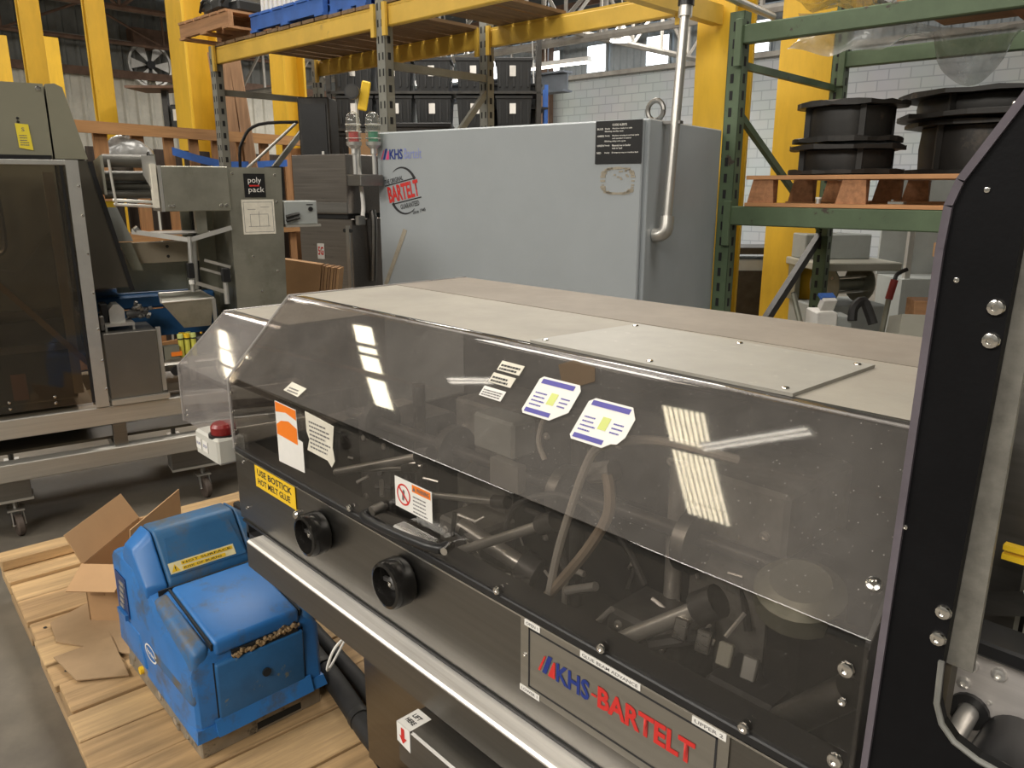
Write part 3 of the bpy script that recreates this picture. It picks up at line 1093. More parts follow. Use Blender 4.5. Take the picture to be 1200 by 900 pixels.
MB().bar((-.04, .05, .35), (0, GD - .03, 1.25), .04, .06).build('cross_brace', DARKMETAL, gr)
REDWOOD = wood('orange_pallet_wood', (0.50, 0.25, 0.11), 'x', var=0.25)
REDWOOD_Y = wood('orange_pallet_block', (0.40, 0.19, 0.09), 'y', var=0.35)
t = thing('spool_pallet', 'orange brown wooden pallet on the green rack under the black spools', 'pallet', RW(-2.17, 4.28, 1.486), YR)
for y in (.0, .55, 1.08):
    MB().box(0, 1.25, y, y + .1, .15, .172).build('top_board', REDWOOD, t, smooth=0)
    MB().box(0, 1.25, y, y + .1, 0, .02).build('bottom_board', REDWOOD, t, smooth=0)
for y in (.115, .24, .37, .67, .8, .93):
    MB().box(0, 1.25, y, y + .1, .15, .17).build('top_board', REDWOOD, t, smooth=0)
for y in (.01, .56, 1.09):
    for x in (.01, .52, 1.1):
        mb = MB()
        mb.hexa([(x, y, .021), (x + .16, y, .021), (x + .14, y + .09, .021), (x + .02, y + .09, .021)],
                [(x + .03, y, .149), (x + .15, y, .149), (x + .14, y + .09, .149), (x + .02, y + .09, .149)])
        mb.build('block', REDWOOD_Y, t, smooth=0)
SPOOL = mat('black_spool', (0.020, 0.018, 0.016), 0.45, var=0.4, scale=6, spot=(0.075, 0.06, 0.045), spot_t=0.6, spot_scale=5, spot_soft=0.1, bump=0.1)


def spool(label, x, y, z, r, h, core, n=14, wob=.02, seed=1):
    rr = random.Random(seed)
    t = thing('cable_spool', label, 'spool', RW(-2.17, 4.28, 1.659) + M.Rotation(YR, 3, 'Z') @ V((x, y, z)), YR + rr.uniform(0, 1))

    def flange(z0, th):
        mb = MB()
        poly = []
        for k in range(28):
            a = 2 * math.pi * k / 28
            q = r + rr.uniform(-wob, wob) * .6
            poly.append((q * math.cos(a), q * math.sin(a)))
        va = [(p[0], p[1], z0 + rr.uniform(0, .008)) for p in poly]
        vb = [(p[0], p[1], z0 + th + rr.uniform(0, .012)) for p in poly]
        mb.hexa(va, vb)
        return mb.build('flange', SPOOL, t, smooth=0)
    flange(0, .022)
    flange(h - .035, .022)
    mb = MB()
    mb.lathe([(0, .022), (core, .022), (core * 1.02, h * .5), (core, h - .035), (0, h - .035)], (0, 0, 0), (0, 0, 1), n)
    mb.build('drum', SPOOL, t)
    for k in range(4):
        a = k * math.pi / 2 + .4
        MB().bar((core * 1.03 * math.cos(a), core * 1.03 * math.sin(a), .02), (core * 1.03 * math.cos(a), core * 1.03 * math.sin(a), h - .03), .03, .02).build('stay', SPOOL, t, smooth=0)
    return t


spool('lower of the two small black spools at the left of the green rack pallet', .40, .42, .001, .31, .17, .24, seed=3)
spool('upper small black spool stacked on another at the left of the pallet', .40, .42, .176, .295, .225, .225, seed=4)
spool('large black spool at the right of the green rack pallet, partly behind the black panel', 1.03, 1.06, .001, .50, .30, .42, seed=5)
spool('large black spool on top of the stack at the right of the green rack', 1.04, 1.04, .306, .56, .15, .45, seed=6)
t = thing('steel_blank', 'small bright metal piece between the pallet boards on the green rack', 'metal piece', RW(-2.17, 4.28, 1.5065) + M.Rotation(YR, 3, 'Z') @ V((.78, .03, 0)), YR)
MB().box(0, .08, 0, .05, 0, .018, .003).build('bar', CHROME, t)
MB().cyl((.02, .02, .018), (.02, .02, .026), .01, 10).build('stud', CHROME, t)
t = thing('bottle_cap', 'tiny white capped jar between the pallet boards on the green rack', 'jar', RW(-2.17, 4.28, 1.5065) + M.Rotation(YR, 3, 'Z') @ V((.42, .03, 0)), YR)
MB().cyl((0, 0, 0), (0, 0, .025), .014, 12).build('jar_body', ALU, t)
MB().cyl((0, 0, .025), (0, 0, .034), .016, 12).build('lid', PAPER, t)
# clear film draped over the top beam, loose timber above
FILM = acrylic('clear_film', (0.85, 0.87, 0.86), 0.42, (0.62, 0.62, 0.60), rough=0.12, dust_scale=3)
t = thing('plastic_film', 'crumpled clear plastic film hanging from the top of the green rack', 'plastic film', RW(-2.2, 4.5, 2.2), YR)
rr = random.Random(5)
mb = MB()
nx, nz_ = 44, 12
grid = []
for i in range(nx):
    x = .22 + .95 * i / (nx - 1)
    low = .10 + .15 * (x - .26) + .02 * math.sin(11 * x) + .012 * math.sin(31 * x)
    low -= .25 * math.sqrt(max(0, 1 - ((x - .93) / .155) ** 2))
    row = []
    for j in range(nz_):
        f = j / (nz_ - 1)
        top_ = .27 + .04 * math.sin(5 * x)
        z = top_ - f * (top_ - low)
        y = -.13 + .93 * (x - .26) + .04 * math.sin(9 * x + 3 * f) + .035 * math.sin(27 * x + 5 * f) + .09 * math.sin(3.1 * f) + rr.uniform(-.012, .012)
        row.append(mb.bm.verts.new((x, y, z)))
    grid.append(row)
for i in range(nx - 1):
    for j in range(nz_ - 1):
        mb._f([grid[i][j], grid[i + 1][j], grid[i + 1][j + 1], grid[i][j + 1]])
mb.build('hanging_sheet', FILM, t, smooth=60)
mb = MB()
grid = []
for i in range(26):
    row = []
    for j in range(8):
        x, y = .1 + 1.25 * i / 25, -.02 + .6 * j / 7
        row.append(mb.bm.verts.new((x, y, .33 + .10 * abs(math.sin(5 * x + 2 * y)) + .05 * math.sin(17 * x + 9 * y) * .6 + rr.uniform(0, .02))))
    grid.append(row)
for i in range(25):
    for j in range(7):
        mb._f([grid[i][j], grid[i + 1][j], grid[i + 1][j + 1], grid[i][j + 1]])
mb.build('top_sheet', FILM, t, smooth=60)
t = thing('timber_stack', 'brown timber boards lying across the top beams of the green rack', 'timber', RW(-1.45, 4.25, 2.477), YR)
MB().box(0, 1.1, .45, .85, 0, .022).build('board', PALWOOD, t, smooth=0)
MB().box(-.02, 1.1, .1, .4, 0, .022).build('board', PALWOOD, t, smooth=0)
MB().box(.42, .52, .12, .9, -.05, -.002).build('crosspiece', REDWOOD_Y, t, smooth=0)

# ------------------------------------------------------------------ things seen under the green rack
BEIGE = mat('beige_machine_paint', (0.40, 0.39, 0.33), 0.5, var=0.1, scale=4)
PALEGREY = mat('pale_grey_machine', (0.34, 0.36, 0.35), 0.5, var=0.12, scale=4)
OLIVEG = mat('olive_steel', (0.25, 0.25, 0.20), 0.45, 0.4, var=0.2, scale=5)
t = thing('winder_machine', 'pale winding machine with a steel reel standing beyond the green rack', 'machine', RW(-2.1, 6.0, 0), YR + R(46))
MB().box(-.3, .28, 0, .5, 0, .72, .01).build('cabinet', PALEGREY, t)
MB().box(-.34, .30, -.1, .5, .99, 1.05, .008).build('shelf', BEIGE, t)
MB().box(-.32, .20, .2, .45, 1.05, 1.24, .008).build('hood', PALEGREY, t)
MB().box(-.33, -.29, .3, .45, .72, 1.0).build('side_plate', OLIVEG, t, smooth=0)
mb = MB()
mb.lathe([(0, 0), (.15, 0), (.15, .012), (.02, .012), (.02, .02), (0, .02)], (-.21, 0.05, .87), (.94, .34, 0), 24)
mb.build('reel_flange', OLIVEG, t)
mb = MB()
mb.lathe([(0, 0), (.15, 0), (.15, .012), (0, .012)], (.12, .17, .87), (.94, .34, 0), 24)
mb.build('reel_flange', OLIVEG, t)
MB().cyl((-.2, .05, .87), (.13, .17, .87), .05, 14).build('reel_drum', OLIVEG, t)
for dz in (.06, -.05):
    MB().cyl((-.19, -.03, .87 + dz), (.15, .09, .87 + dz), .012, 8).build('tie_rod', CHROME, t)
t = thing('red_handled_lever', 'slim lever with a red and black grip leaning before the steel reel', 'tool', RW(-1.72, 5.45, 0), YR)
MB().tube([(0, 0, .3), (.03, .05, .86)], .018, 8).build('shaft', OLIVEG, t)
MB().tube([(.03, .05, .86), (.045, .075, .99)], .024, 10).build('grip', mat('red_grip', (0.30, 0.03, 0.02), 0.5), t)
MB().tube([(.045, .075, .99), (.055, .09, 1.03), (.10, .13, 1.06)], .014, 8, 3).build('hook', BLACK, t)
MB().box(-.1, .1, -.1, .1, 0, .3).build('foot', OLIVEG, t, smooth=0)
t = thing('grey_cover', 'pale grey sloping cover beyond the machine top at the right', 'cover', RW(-1.36, 5.0, 0), YR + R(30))
mb = MB().hexa([(-.16, -.15, 0), (.16, -.15, 0), (.16, .3, 0), (-.16, .3, 0)], [(-.10, -.05, .86), (.12, -.05, .86), (.12, .25, .80), (-.10, .25, .80)])
mb.build('shell', BEIGE, t)
MB().box(.0, .16, .1, .3, .8, .92, .005).build('brown_block', PALWOOD, t)
t = thing('white_control_box', 'small white box with a blue tag beyond the machine top', 'box', RW(-1.80, 4.90, 0), YR + R(40))
MB().box(-.10, .10, 0, .2, 0, .80, .008).build('body', PALEGREY, t)
MB().box(-.13, .0, -.02, .2, .66, .83, .008).build('upper_box', PAPER, t)
MB().obox((-.07, -.01, .885), (.09, .05, .08), (.5, 0, .2), .004).build('tilted_tag', PAPER, t)
MB().obox((-.075, .0, .93), (.10, .05, .018), (.5, 0, .2), .002).build('blue_strip', BLUEPAINT, t)
mb = MB().tube([(.09, -.02, .78), (.10, 0, .86), (.16, .02, .90), (.20, 0, .82), (.22, -.02, .76)], .03, 8, 3)
mb.build('black_hose', RUBBER, t)
t = thing('steel_tube', 'thin grey steel tube slanting up beyond the machine top', 'tube', RW(-2.0, 4.82, 0), YR)
MB().tube([(.02, 0, .02), (.02, 0, .7), (-.09, .07, .92)], .018, 10).build('tube_body', OLIVEG, t)
MB().cyl((-.09, .07, .92), (-.093, .072, .926), .014, 10).build('tube_mouth', BLACK, t)
t = thing('pale_equipment_rack', 'pale equipment frame with white fittings far behind the green rack', 'equipment', RW(-2.05, 8.1, 0), YR + R(46))
for x in (-.35, .05, .55):
    MB().box(x, x + .05, 0, .05, 0, 1.7).build('post', ALU, t, smooth=0)
MB().box(-.4, .7, -.05, .4, .0, .75).build('cabinet', PALEGREY, t, smooth=0)
MB().box(-.05, .45, -.1, .1, .95, 1.08).build('tan_carton', CARTON, t, smooth=0)
for k in range(4):
    MB().cyl((.0 + .14 * k, -.1, 1.14), (.0 + .14 * k, -.02, 1.22), .035, 10).build('white_fitting', PAPER, t)
MB().box(-.4, .7, .42, .45, .75, 1.75).build('back_panel', PALEGREY, t, smooth=0)
t = thing('grey_cabinet_door', 'dark framed grey cabinet seen low between the two right columns', 'cabinet', RW(-3.2, 6.7, 0), YR + R(40))
MB().box(-.35, .35, 0, .4, 0, .95, .01).build('body', PALEGREY, t)
MB().box(-.28, .28, -.02, 0, .1, .85).build('door', DARKMETAL, t, smooth=0)
MB().box(-.4, .4, -.05, .4, 1.0, 1.06).build('top_shelf', DARKMETAL, t, smooth=0)

# ================================================================== LONG GREY CONTROL CABINET
CAB = mat('light_grey_enamel', (0.36, 0.39, 0.41), 0.42, var=0.05, scale=2.5, spot=(0.30, 0.29, 0.26), spot_t=0.66, spot_scale=1.7, spot_soft=0.15, bump=0.01)
cb = thing('control_cabinet', 'long light grey enamel control cabinet behind the packaging machine', 'cabinet', (-4.196, 2.771, 0), R(12.1))
MB().box(0, 1.82, .03, 1.02, .08, 1.92, .006).build('body', CAB, cb)
MB().box(.004, 1.80, 0, .028, .12, 1.915, .006).build('door', CAB, cb)
MB().box(.02, 1.80, .06, .98, 0, .08).build('plinth', DARKMETAL, cb, smooth=0)
CF = Fr((0, -.001, 0), (1, 0, 0), (0, 0, 1))


def mark(mb, F, u, v, h, red=0, blue=1, d=.001):
    """the slanted bar emblem: red bar, blue bar, red wedge"""
    k = h
    for mi, poly in ((red, [(0, .0), (.16, .0), (.56, 1.0), (.44, 1.0)]), (blue, [(.30, .0), (.60, .0), (1.02, 1.15), (.72, 1.15)]), (red, [(.72, 0), (1.22, 0), (1.22, .95), (1.10, .95)])):
        mb.mi = mi
        mb._f(mb._v([F.p(u + a * k, v + b * k, d) for a, b in poly]))


mb = MB()
mark(mb, CF, .040, 1.757, .055, 0, 1)
fit(mb, 'KHS', CF, .112, 1.757, .108, .060, .001, .03, mi=1)
fit(mb, 'Bartelt', CF, .232, 1.759, .138, .060, .001, 0, mi=2)
mb.build('brand_lettering', [INKPINK, INKBLUE, INKPALE], cb, smooth=0)
# round emblem, tilted
EM = Fr(CF.p(.216, 1.572), (math.cos(R(11)), 0, math.sin(R(11))), (-math.sin(R(11)), 0, math.cos(R(11))))
mb = MB()
fit(mb, 'BARTELT', EM, -.130, -.052, .255, .098, .001, .035, mi=1)
fit(mb, 'THE ORIGINAL', EM, -.142, .062, .155, .028, .001, .012, mi=0)
fit(mb, 'GUARANTEED', EM, -.045, -.106, .155, .030, .001, .012, mi=0)
fit(mb, 'Since 1940', EM, .045, -.150, .105, .022, .001, .012, mi=0)
mb.mi = 0
for (u0, u1, v) in ((-.145, .10, .052), (-.10, .135, -.066)):
    mb._f(mb._v([EM.p(u0, v, .001), EM.p(u1, v, .001), EM.p(u1, v + .007, .001), EM.p(u0, v + .007, .001)]))
for (a0, a1) in ((22, 118), (205, 302)):
    n = 18
    for k in range(n):
        qa, qb = R(a0 + (a1 - a0) * k / n), R(a0 + (a1 - a0) * (k + 1) / n)
        ta = .020 * (1 - .85 * (k / n if a0 < 90 else k / n))
        tb = .020 * (1 - .85 * ((k + 1) / n))
        pts = []
        for q, tt in ((qa, ta), (qb, tb)):
            pts.append(((.125) * math.cos(q), .142 * math.sin(q)))
            pts.append(((.125 - tt) * math.cos(q), (.142 - tt) * math.sin(q)))
        mb._f(mb._v([EM.p(*pts[0], .001), EM.p(*pts[2], .001), EM.p(*pts[3], .001), EM.p(*pts[1], .001)]))
mb.build('round_emblem', [INK, INKRED], cb, smooth=0)
# black instruction plate
mb = MB()
mb.mi = 0
mb.rect(CF, 1.541, 1.800, 1.708, 1.915, 0.002, .0035)
mb.mi = 1
fit(mb, 'CODE ALERTS', CF, 1.635, 1.889, .08, .011, .0042, .02)
for v, a, b, c in ((1.872, 'BLUE', 'Steady', 'Machine ready in a safe'), (1.859, '', 'Blinking', 'standby state'),
                   (1.838, 'AMBER', 'Steady', 'Machine running in normal cycle'), (1.825, '', '', 'and operator in attend'),
                   (1.812, '', 'Blinking', 'delay of a cycle'), (1.792, 'GREEN', 'Steady', 'Material low in feeder'), (1.779, '', '', 'wait or load'),
                   (1.757, 'RED', 'Steady', 'Emergency stop or machine fault')):
    if a:
        fit(mb, a, CF, 1.551, v, .008 * len(a), .009, .0042, .02)
    if b:
        fit(mb, b, CF, 1.594, v, .0048 * len(b), .009, .0042, .02)
    if c:
        fit(mb, c, CF, 1.636, v, .0047 * len(c), .009, .0042, .02)
mb.build('instruction_plate', [BLACK, PAPER], cb, smooth=0, label='black instruction plate with white print')
RESID = mat('glue_residue', (0.36, 0.32, 0.25), 0.7, var=0.2, scale=30)
mb = MB()
rr = random.Random(3)
for k in range(40):
    a = 2 * math.pi * k / 40
    cx_, cz_ = 1.672 + .085 * math.copysign(abs(math.cos(a)) ** .6, math.cos(a)), 1.625 + .062 * math.copysign(abs(math.sin(a)) ** .6, math.sin(a))
    s_ = rr.uniform(.004, .011)
    mb.rect(CF, cx_ - s_ * 1.6, cx_ + s_ * 1.6, cz_ - s_ * .6, cz_ + s_ * .6, .0005, .0015)
for k in range(10):
    cx_, cz_ = 1.672 + rr.uniform(-.06, .06), 1.625 + rr.uniform(0, .05)
    mb.rect(CF, cx_ - .006, cx_ + .006, cz_ - .004, cz_ + .004, .0005, .0012)
mb.build('label_residue', RESID, cb, smooth=0, label='crumbling brown residue of a peeled label')
mb = MB()
mb.slab(CF, [(.022, .99), (.052, .985), (.236, 1.335), (.205, 1.345)], .0005, .0012)
mb.build('tape_mark', RESID, cb, smooth=0, label='diagonal strip of old brown tape')
# lifting eye and conduit on the right side
PIPE = mat('zinc_pipe', (0.62, 0.60, 0.56), 0.35, 0.8, var=0.1, scale=6)
MB().tube([(1.70 + .045 * math.cos(2 * math.pi * k / 16), .35, 1.985 + .05 * math.sin(2 * math.pi * k / 16)) for k in range(17)], .014, 8, cap=False).build('lifting_eye', STEEL_DARK, cb)
MB().cyl((1.70, .35, 1.915), (1.70, .35, 1.945), .025, 12).build('eye_base', STEEL_DARK, cb)
t = thing('conduit_pipe', 'pale zinc conduit pipe standing at the right end of the grey cabinet', 'pipe', cb.location, R(12.1))
MB().tube([(1.885, .14, 1.42), (1.885, .24, 2.42)], .024, 12).build('pipe', PIPE, t)
MB().tube([(1.885, .24, 2.40), (1.885, .245, 2.47)], .034, 12).build('coupling', ALU, t)
MB().tube([(1.885, .245, 2.45), (1.885, .25, 2.60)], .04, 12).build('gland', BLACK, t)
MB().tube([(1.885, .25, 2.55), (1.885, .5, 2.58), (1.885, 1.6, 2.62)], .022, 10).build('top_run', PIPE, t)
MB().tube([(1.885, .145, 1.45), (1.885, .135, 1.385), (1.86, .132, 1.36), (1.822, .13, 1.355)], .036, 12, 4).build('elbow', PIPE, t)
MB().box(1.822, 1.915, .175, .215, 1.90, 1.915).build('clamp', STEEL_DARK, t, smooth=0)

# ------------------------------------------------------------------ beacons on the stainless cabinet
ST2 = steel('cabinet_stainless', (0.33, 0.30, 0.275), 0.3, 'x')
sc = thing('stainless_cabinet', 'brown toned stainless steel cabinet left of the long grey cabinet', 'cabinet', (-4.70, 2.46, 0), R(17))
MB().box(0, .45, .0, .40, 1.43, 1.79, .004).build('upper_box', ST2, sc)
MB().box(.0, .45, .03, .40, .1, 1.40, .004).build('lower_box', ST2, sc)
MB().box(.02, .43, .02, .38, 1.40, 1.43).build('neck', BLACK, sc, smooth=0)
MB().box(0, .45, -.006, 0, 1.44, 1.50).build('lower_flange', STEEL_DARK, sc, smooth=0)
MB().box(.435, .462, -.012, .0, .1, 1.36).build('corner_post', STEEL_Z, sc, smooth=0)
MB().tube([(.455, .1, 1.88), (.47, .1, 1.7), (.50, .09, 1.5), (.50, .08, 1.42)], .013, 8, 4).build('white_hose', PAPER, sc)
MB().tube([(.463, .2, 1.40), (.485, .2, 1.44), (.485, .2, 1.30), (.463, .2, 1.0)], .02, 8, 3).build('side_pipe', STEEL_DARK, sc)
MB().box(.462, .49, .05, .12, 1.36, 1.42, .004).build('bracket', STEEL_Z, sc)
for k in range(2):
    MB().cyl((.42 + .05 * k, -.008, 1.33), (.42 + .05 * k, .0, 1.33), .012, 10).build('knob', BLACK, sc)
F_ = Fr((0, .029, 0), (1, 0, 0), (0, 0, 1))
mb = MB()
mb.rect(F_, .15, .21, 1.14, 1.24, 0, .002).m(1)
fit(mb, '5G', F_, .157, 1.165, .046, .055, .003, .03)
mb.build('red_tag', [PAPER, INKRED], sc, smooth=0, label='small paper tag with red print')
DOMEG = acrylic('clear_dome_glass', (0.90, 0.90, 0.86), 0.10, (0.7, 0.7, 0.66), rough=0.08)
for k, (p, cm, lb) in enumerate((((-4.238, 2.641, 1.79), mat('red_lens', (0.55, 0.03, 0.03), 0.3), 'clear glass beacon lamp with a red core beside the cabinet corner'),
                                 ((-4.158, 2.728, 1.79), mat('green_lens', (0.02, 0.28, 0.16), 0.3), 'clear glass beacon lamp with a green core beside the cabinet corner'))):
    t = thing('beacon_lamp', lb, 'beacon', V(p), 0)
    MB().lathe([(0, .0), (.02, .0), (.02, .03), (.045, .05), (.048, .07), (0, .07)], (0, 0, 0), (0, 0, 1), 16).build('lamp_base', ALU, t)
    MB().cyl((0, 0, -.12), (0, 0, .0), .013, 10).build('stem', ALU, t)
    MB().lathe([(.042, .07), (.044, .09), (.044, .19), (.036, .225), (.018, .242), (0, .247)], (0, 0, 0), (0, 0, 1), 20).build('glass_dome', DOMEG, t)
    MB().cyl((0, 0, .072), (0, 0, .13), .03, 14).build('coloured_core', cm, t)
    for z in (.09, .13, .17):
        MB().tube([(.0465 * math.cos(2 * math.pi * i / 18), .0465 * math.sin(2 * math.pi * i / 18), z) for i in range(19)], .003, 5, cap=False).build('guard_ring', ALU, t)
o = MB().box(-4.33, -4.12, 2.60, 2.765, 1.60, 1.668, .004).build('beacon_bracket', STEEL_DARK)
tag(o, 'dull steel bracket carrying the two beacon lamps', 'bracket')
t = thing('pressure_gauge', 'yellow handled valve with a round black gauge above the red beacon', 'gauge', (-4.235, 2.70, 1.66), R(47))
MB().cyl((-.03, .03, 0), (-.03, .03, .50), .010, 8).build('riser', ALU, t)
MB().obox((.02, .02, .47), (.055, .02, .17), (0, R(12), 0), .006).build('yellow_handle', LYELLOW, t)
MB().cyl((-.045, .0, .49), (-.045, -.04, .49), .045, 18).build('gauge_case', BLACK, t)
MB().cyl((-.045, -.04, .49), (-.045, -.042, .49), .036, 18).build('gauge_face', DARKMETAL, t)
# flattened cartons leaning against the stainless cabinet
t = thing('leaning_cartons', 'brown cardboard cartons leaning together before the stainless cabinet', 'cartons', (-4.33, 2.24, 0), R(46))
m_ = M.Translation((0, 0, .8)) @ M.Rotation(R(8), 4, 'Y')
mb = MB()
mb.box(-.12, .12, -.02, .06, 0, .36, 0, m_)
mb.build('carton_face', CARTON, t, smooth=0)
for k in range(6):
    mb = MB()
    mb.box(.125 + .018 * k, .14 + .018 * k, -.02, .10, 0, .355 - .004 * (k % 2), 0, m_)
    mb.build('carton_edge', CARTON if k % 2 else CARTON_IN, t, smooth=0)
mb = MB()
mb.box(-.14, .26, -.06, .16, 0, .80)
o = mb.build('low_table', STEEL_DARK, smooth=0)
o.location = (-4.33, 2.24, 0)
o.rotation_euler = (0, 0, R(46))
tag(o, 'low steel stand carrying the leaning cartons', 'stand')

# ================================================================== PACKAGING MACHINE (foreground)
SMOKE = acrylic('smoked_acrylic', (0.80, 0.775, 0.75), 0.115, (0.46, 0.435, 0.41), rough=0.03, spots=0.35)
SMOKE_F = acrylic('smoked_acrylic_front', (0.78, 0.765, 0.75), 0.014, (0.45, 0.42, 0.38), rough=0.025, spots=0.2)
CLEAR2 = acrylic('grey_acrylic', (0.86, 0.84, 0.84), 0.17, (0.60, 0.57, 0.55), rough=0.05, spots=0.35)
DUSTTOP = mat('dusty_top', (0.285, 0.26, 0.215), 0.6, var=0.16, scale=5, spot=(0.24, 0.20, 0.16), spot_t=0.55, spot_scale=2.0, spot_soft=0.3, bump=0.05, bscale=220)
DUSTPLATE = mat('dusty_plate', (0.30, 0.285, 0.25), 0.5, var=0.09, scale=14, spot=(0.46, 0.43, 0.38), spot_t=0.62, spot_scale=30, spot_soft=0.1)
EDGE = acrylic('acrylic_edge', (0.75, 0.73, 0.74), 0.35, (0.62, 0.59, 0.56), rough=0.1)
PANELSTEEL = steel('front_panel_steel', (0.235, 0.225, 0.21), 0.33, 'x', streak=0.08, grime=(0.22, 0.205, 0.185), grime_t=0.55)
LEDGESTEEL = steel('ledge_steel', (0.88, 0.85, 0.81), 0.45, 'x', streak=0.14, metal=0.6, grime=(0.62, 0.58, 0.53), grime_t=0.55)
GREASY = mat('greasy_dark_metal', (0.085, 0.082, 0.08), 0.42, 0.25, var=0.6, scale=9)
SHAFT = mat('bright_shaft', (0.85, 0.82, 0.77), 0.3, 0.7, var=0.1, scale=20)
GLOSSBLACK = mat('gloss_black_plastic', (0.014, 0.013, 0.012), 0.18, var=0.2, scale=14)
STEELIN = mat('inner_grey_casting', (0.30, 0.29, 0.27), 0.45, 0.3, var=0.4, scale=10)
DARKIN = mat('inner_black_casting', (0.035, 0.034, 0.034), 0.4, 0.2, var=0.4, scale=10)
HOSE = mat('grey_hose', (0.55, 0.52, 0.47), 0.5, var=0.1)
HOSE2 = mat('brown_hose', (0.36, 0.29, 0.22), 0.5, var=0.15)

XL, XR, YF, YT, YB = -1.845, -.262, .752, .930, 1.525
ZG, ZB, ZT = .953, 1.136, 1.325
pm = thing('packaging_machine', 'long packaging machine with smoked acrylic hood, dusty top and steel front in foreground', 'machine', (-1.05, 1.12, 0), 0, worldspace=True)

MB().box(XL, XR, YF, YF + .012, .762, ZG - .008, .002).build('front_panel', PANELSTEEL, pm)
MB().box(XL, XL + .012, YF + .012, YB, .70, .96).box(XL, XR, YB - .012, YB, .70, 1.32).box(XL, XR, YF + .012, YB, .70, .715).build('body_shell', DARKIN, pm, smooth=0)
MB().box(XL + .01, XR, YF - .004, YF + .05, ZG - .008, ZG + .006, .002).build('sill_rail', BLACK, pm)
MB().box(XL + .002, XR, YF - .003, YF + .002, ZG - .012, ZG - .0085).build('sill_edge', STEEL_BRIGHT, pm, smooth=0)
MB().box(XL + .13, XR, .707, .80, .685, .757, .004).build('ledge_rail', LEDGESTEEL, pm)
MB().box(XL + .132, XR, .7055, .7075, .687, .751).build('ledge_face', PANELSTEEL, pm, smooth=0)  # darker plate paints in the dark reflection on the ledge front
MB().box(XL + .02, XR, .748, .7525, .7575, .7635).build('ledge_gap', BLACK, pm, smooth=0)
MB().box(-1.018, XR, .665, .80, .575, .66, .004).build('lower_rail', STEEL_DARK, pm)
MB().box(-1.45, XR - .02, .86, 1.48, .20, .70).build('lower_cabinet', PANELSTEEL, pm, smooth=0)
for x in (-1.22, -.30):
    for y in (.90, 1.42):
        MB().box(x - .03, x + .03, y - .03, y + .03, .02, .22).lathe([(0, 0), (.05, 0), (.05, .012), (.02, .02), (0, .02)], (x, y, 0), (0, 0, 1), 14).build('leg', DARKMETAL, pm)
for x in (-1.285, -.836, -.615, -.39):
    bolt(pm, (x, YF - .004, .9655), (0, -1, 0), .0075, .007)
for x, z in ((-1.80, .80), (-1.80, .925)):
    bolt(pm, (x, YF, z), (0, -1, 0), .005, .005)


def arc_path(pts, rads, n=5):
    out = []
    for i, p in enumerate(pts):
        p = V((p[0], p[1]))
        if rads[i] == 0:
            out.append(p)
            continue
        a = (V(pts[i - 1]).to_2d() - p).normalized() if len(pts[i - 1]) > 1 else None
        b = (V((pts[i + 1][0], pts[i + 1][1])) - p).normalized()
        a = (V((pts[i - 1][0], pts[i - 1][1])) - p).normalized()
        r = rads[i]
        for k in range(n + 1):
            t = k / n
            q = p + a * r * (1 - t) ** 2 + b * r * t ** 2
            out.append(q)
    return out


def sheet(path, x0, x1, th):
    """a bent sheet: path in (y, z), swept along x, given thickness th to its outside left"""
    mb = MB()
    n = len(path)
    nor = []
    for i in range(n):
        a = path[max(i - 1, 0)]
        b = path[min(i + 1, n - 1)]
        d = (b - a).normalized()
        nor.append(V((d.y, -d.x)))
    o0 = [V((x0, p.x, p.y)) for p in path]
    o1 = [V((x1, p.x, p.y)) for p in path]
    i0 = [V((x0, p.x + q.x * th, p.y + q.y * th)) for p, q in zip(path, nor)]
    i1 = [V((x1, p.x + q.x * th, p.y + q.y * th)) for p, q in zip(path, nor)]
    A, B_, C, D_ = mb._v(o0), mb._v(o1), mb._v(i0), mb._v(i1)
    for k in range(n - 1):
        mb._f([A[k], B_[k], B_[k + 1], A[k + 1]])
        mb._f([C[k], C[k + 1], D_[k + 1], D_[k]])
        mb._f([A[k], A[k + 1], C[k + 1], C[k]])
        mb._f([B_[k], D_[k], D_[k + 1], B_[k + 1]])
    mb._f([A[0], C[0], D_[0], B_[0]])
    mb._f([A[-1], B_[-1], D_[-1], C[-1]])
    return mb


prof = arc_path([(YF, ZG), (YF, ZB), (YT, ZT), (YT + .03, ZT)], [0, .012, .02, 0])
# the front pane and the slanted pane are two runs of the bent sheet
kb = max(i for i, p in enumerate(prof) if p.y < ZB + .010)
front = sheet([V(p) for p in prof[:kb]], XL, XR, .005).build('front_pane', SMOKE_F, pm)
slant = sheet([V(p) for p in prof[kb - 1:]], XL, XR, .005).build('slanted_pane', SMOKE, pm)
top = MB().box(XL, XR, YT + .03, 1.262, ZT - .005, ZT, 0).build('hood_top', DUSTTOP, pm, smooth=0)
MB().box(XL, XR, 1.262, YB, ZT - .005, ZT + .0012, 0).build('rear_cover', mat('brown_dusty_top', (0.215, 0.182, 0.145), 0.65, var=0.16, scale=6, spot=(0.17, 0.135, 0.105), spot_t=0.52, spot_scale=2.2, spot_soft=0.25, bump=0.05, bscale=220), pm, smooth=0)
side = MB().prism([(YF + .006, ZG), (YF + .006, ZB), (YT, ZT - .006), (YB, ZT - .006), (YB, ZG)], 'x', XL + .001, XL + .006).build('end_pane', SMOKE, pm, smooth=0)
MB().prism([(YF + .006, ZG), (YF + .006, ZB), (YT, ZT - .006), (YB, ZT - .006), (YB, ZG)], 'x', XR - .006, XR - .001).build('end_plate', GREASY, pm, smooth=0)
MB().tube([(XL, YT + .004, ZT - .001), (XR, YT + .004, ZT - .001)], .0022, 6).build('bend_highlight', EDGE, pm)  # pale rod laid along the bend as its thin highlight
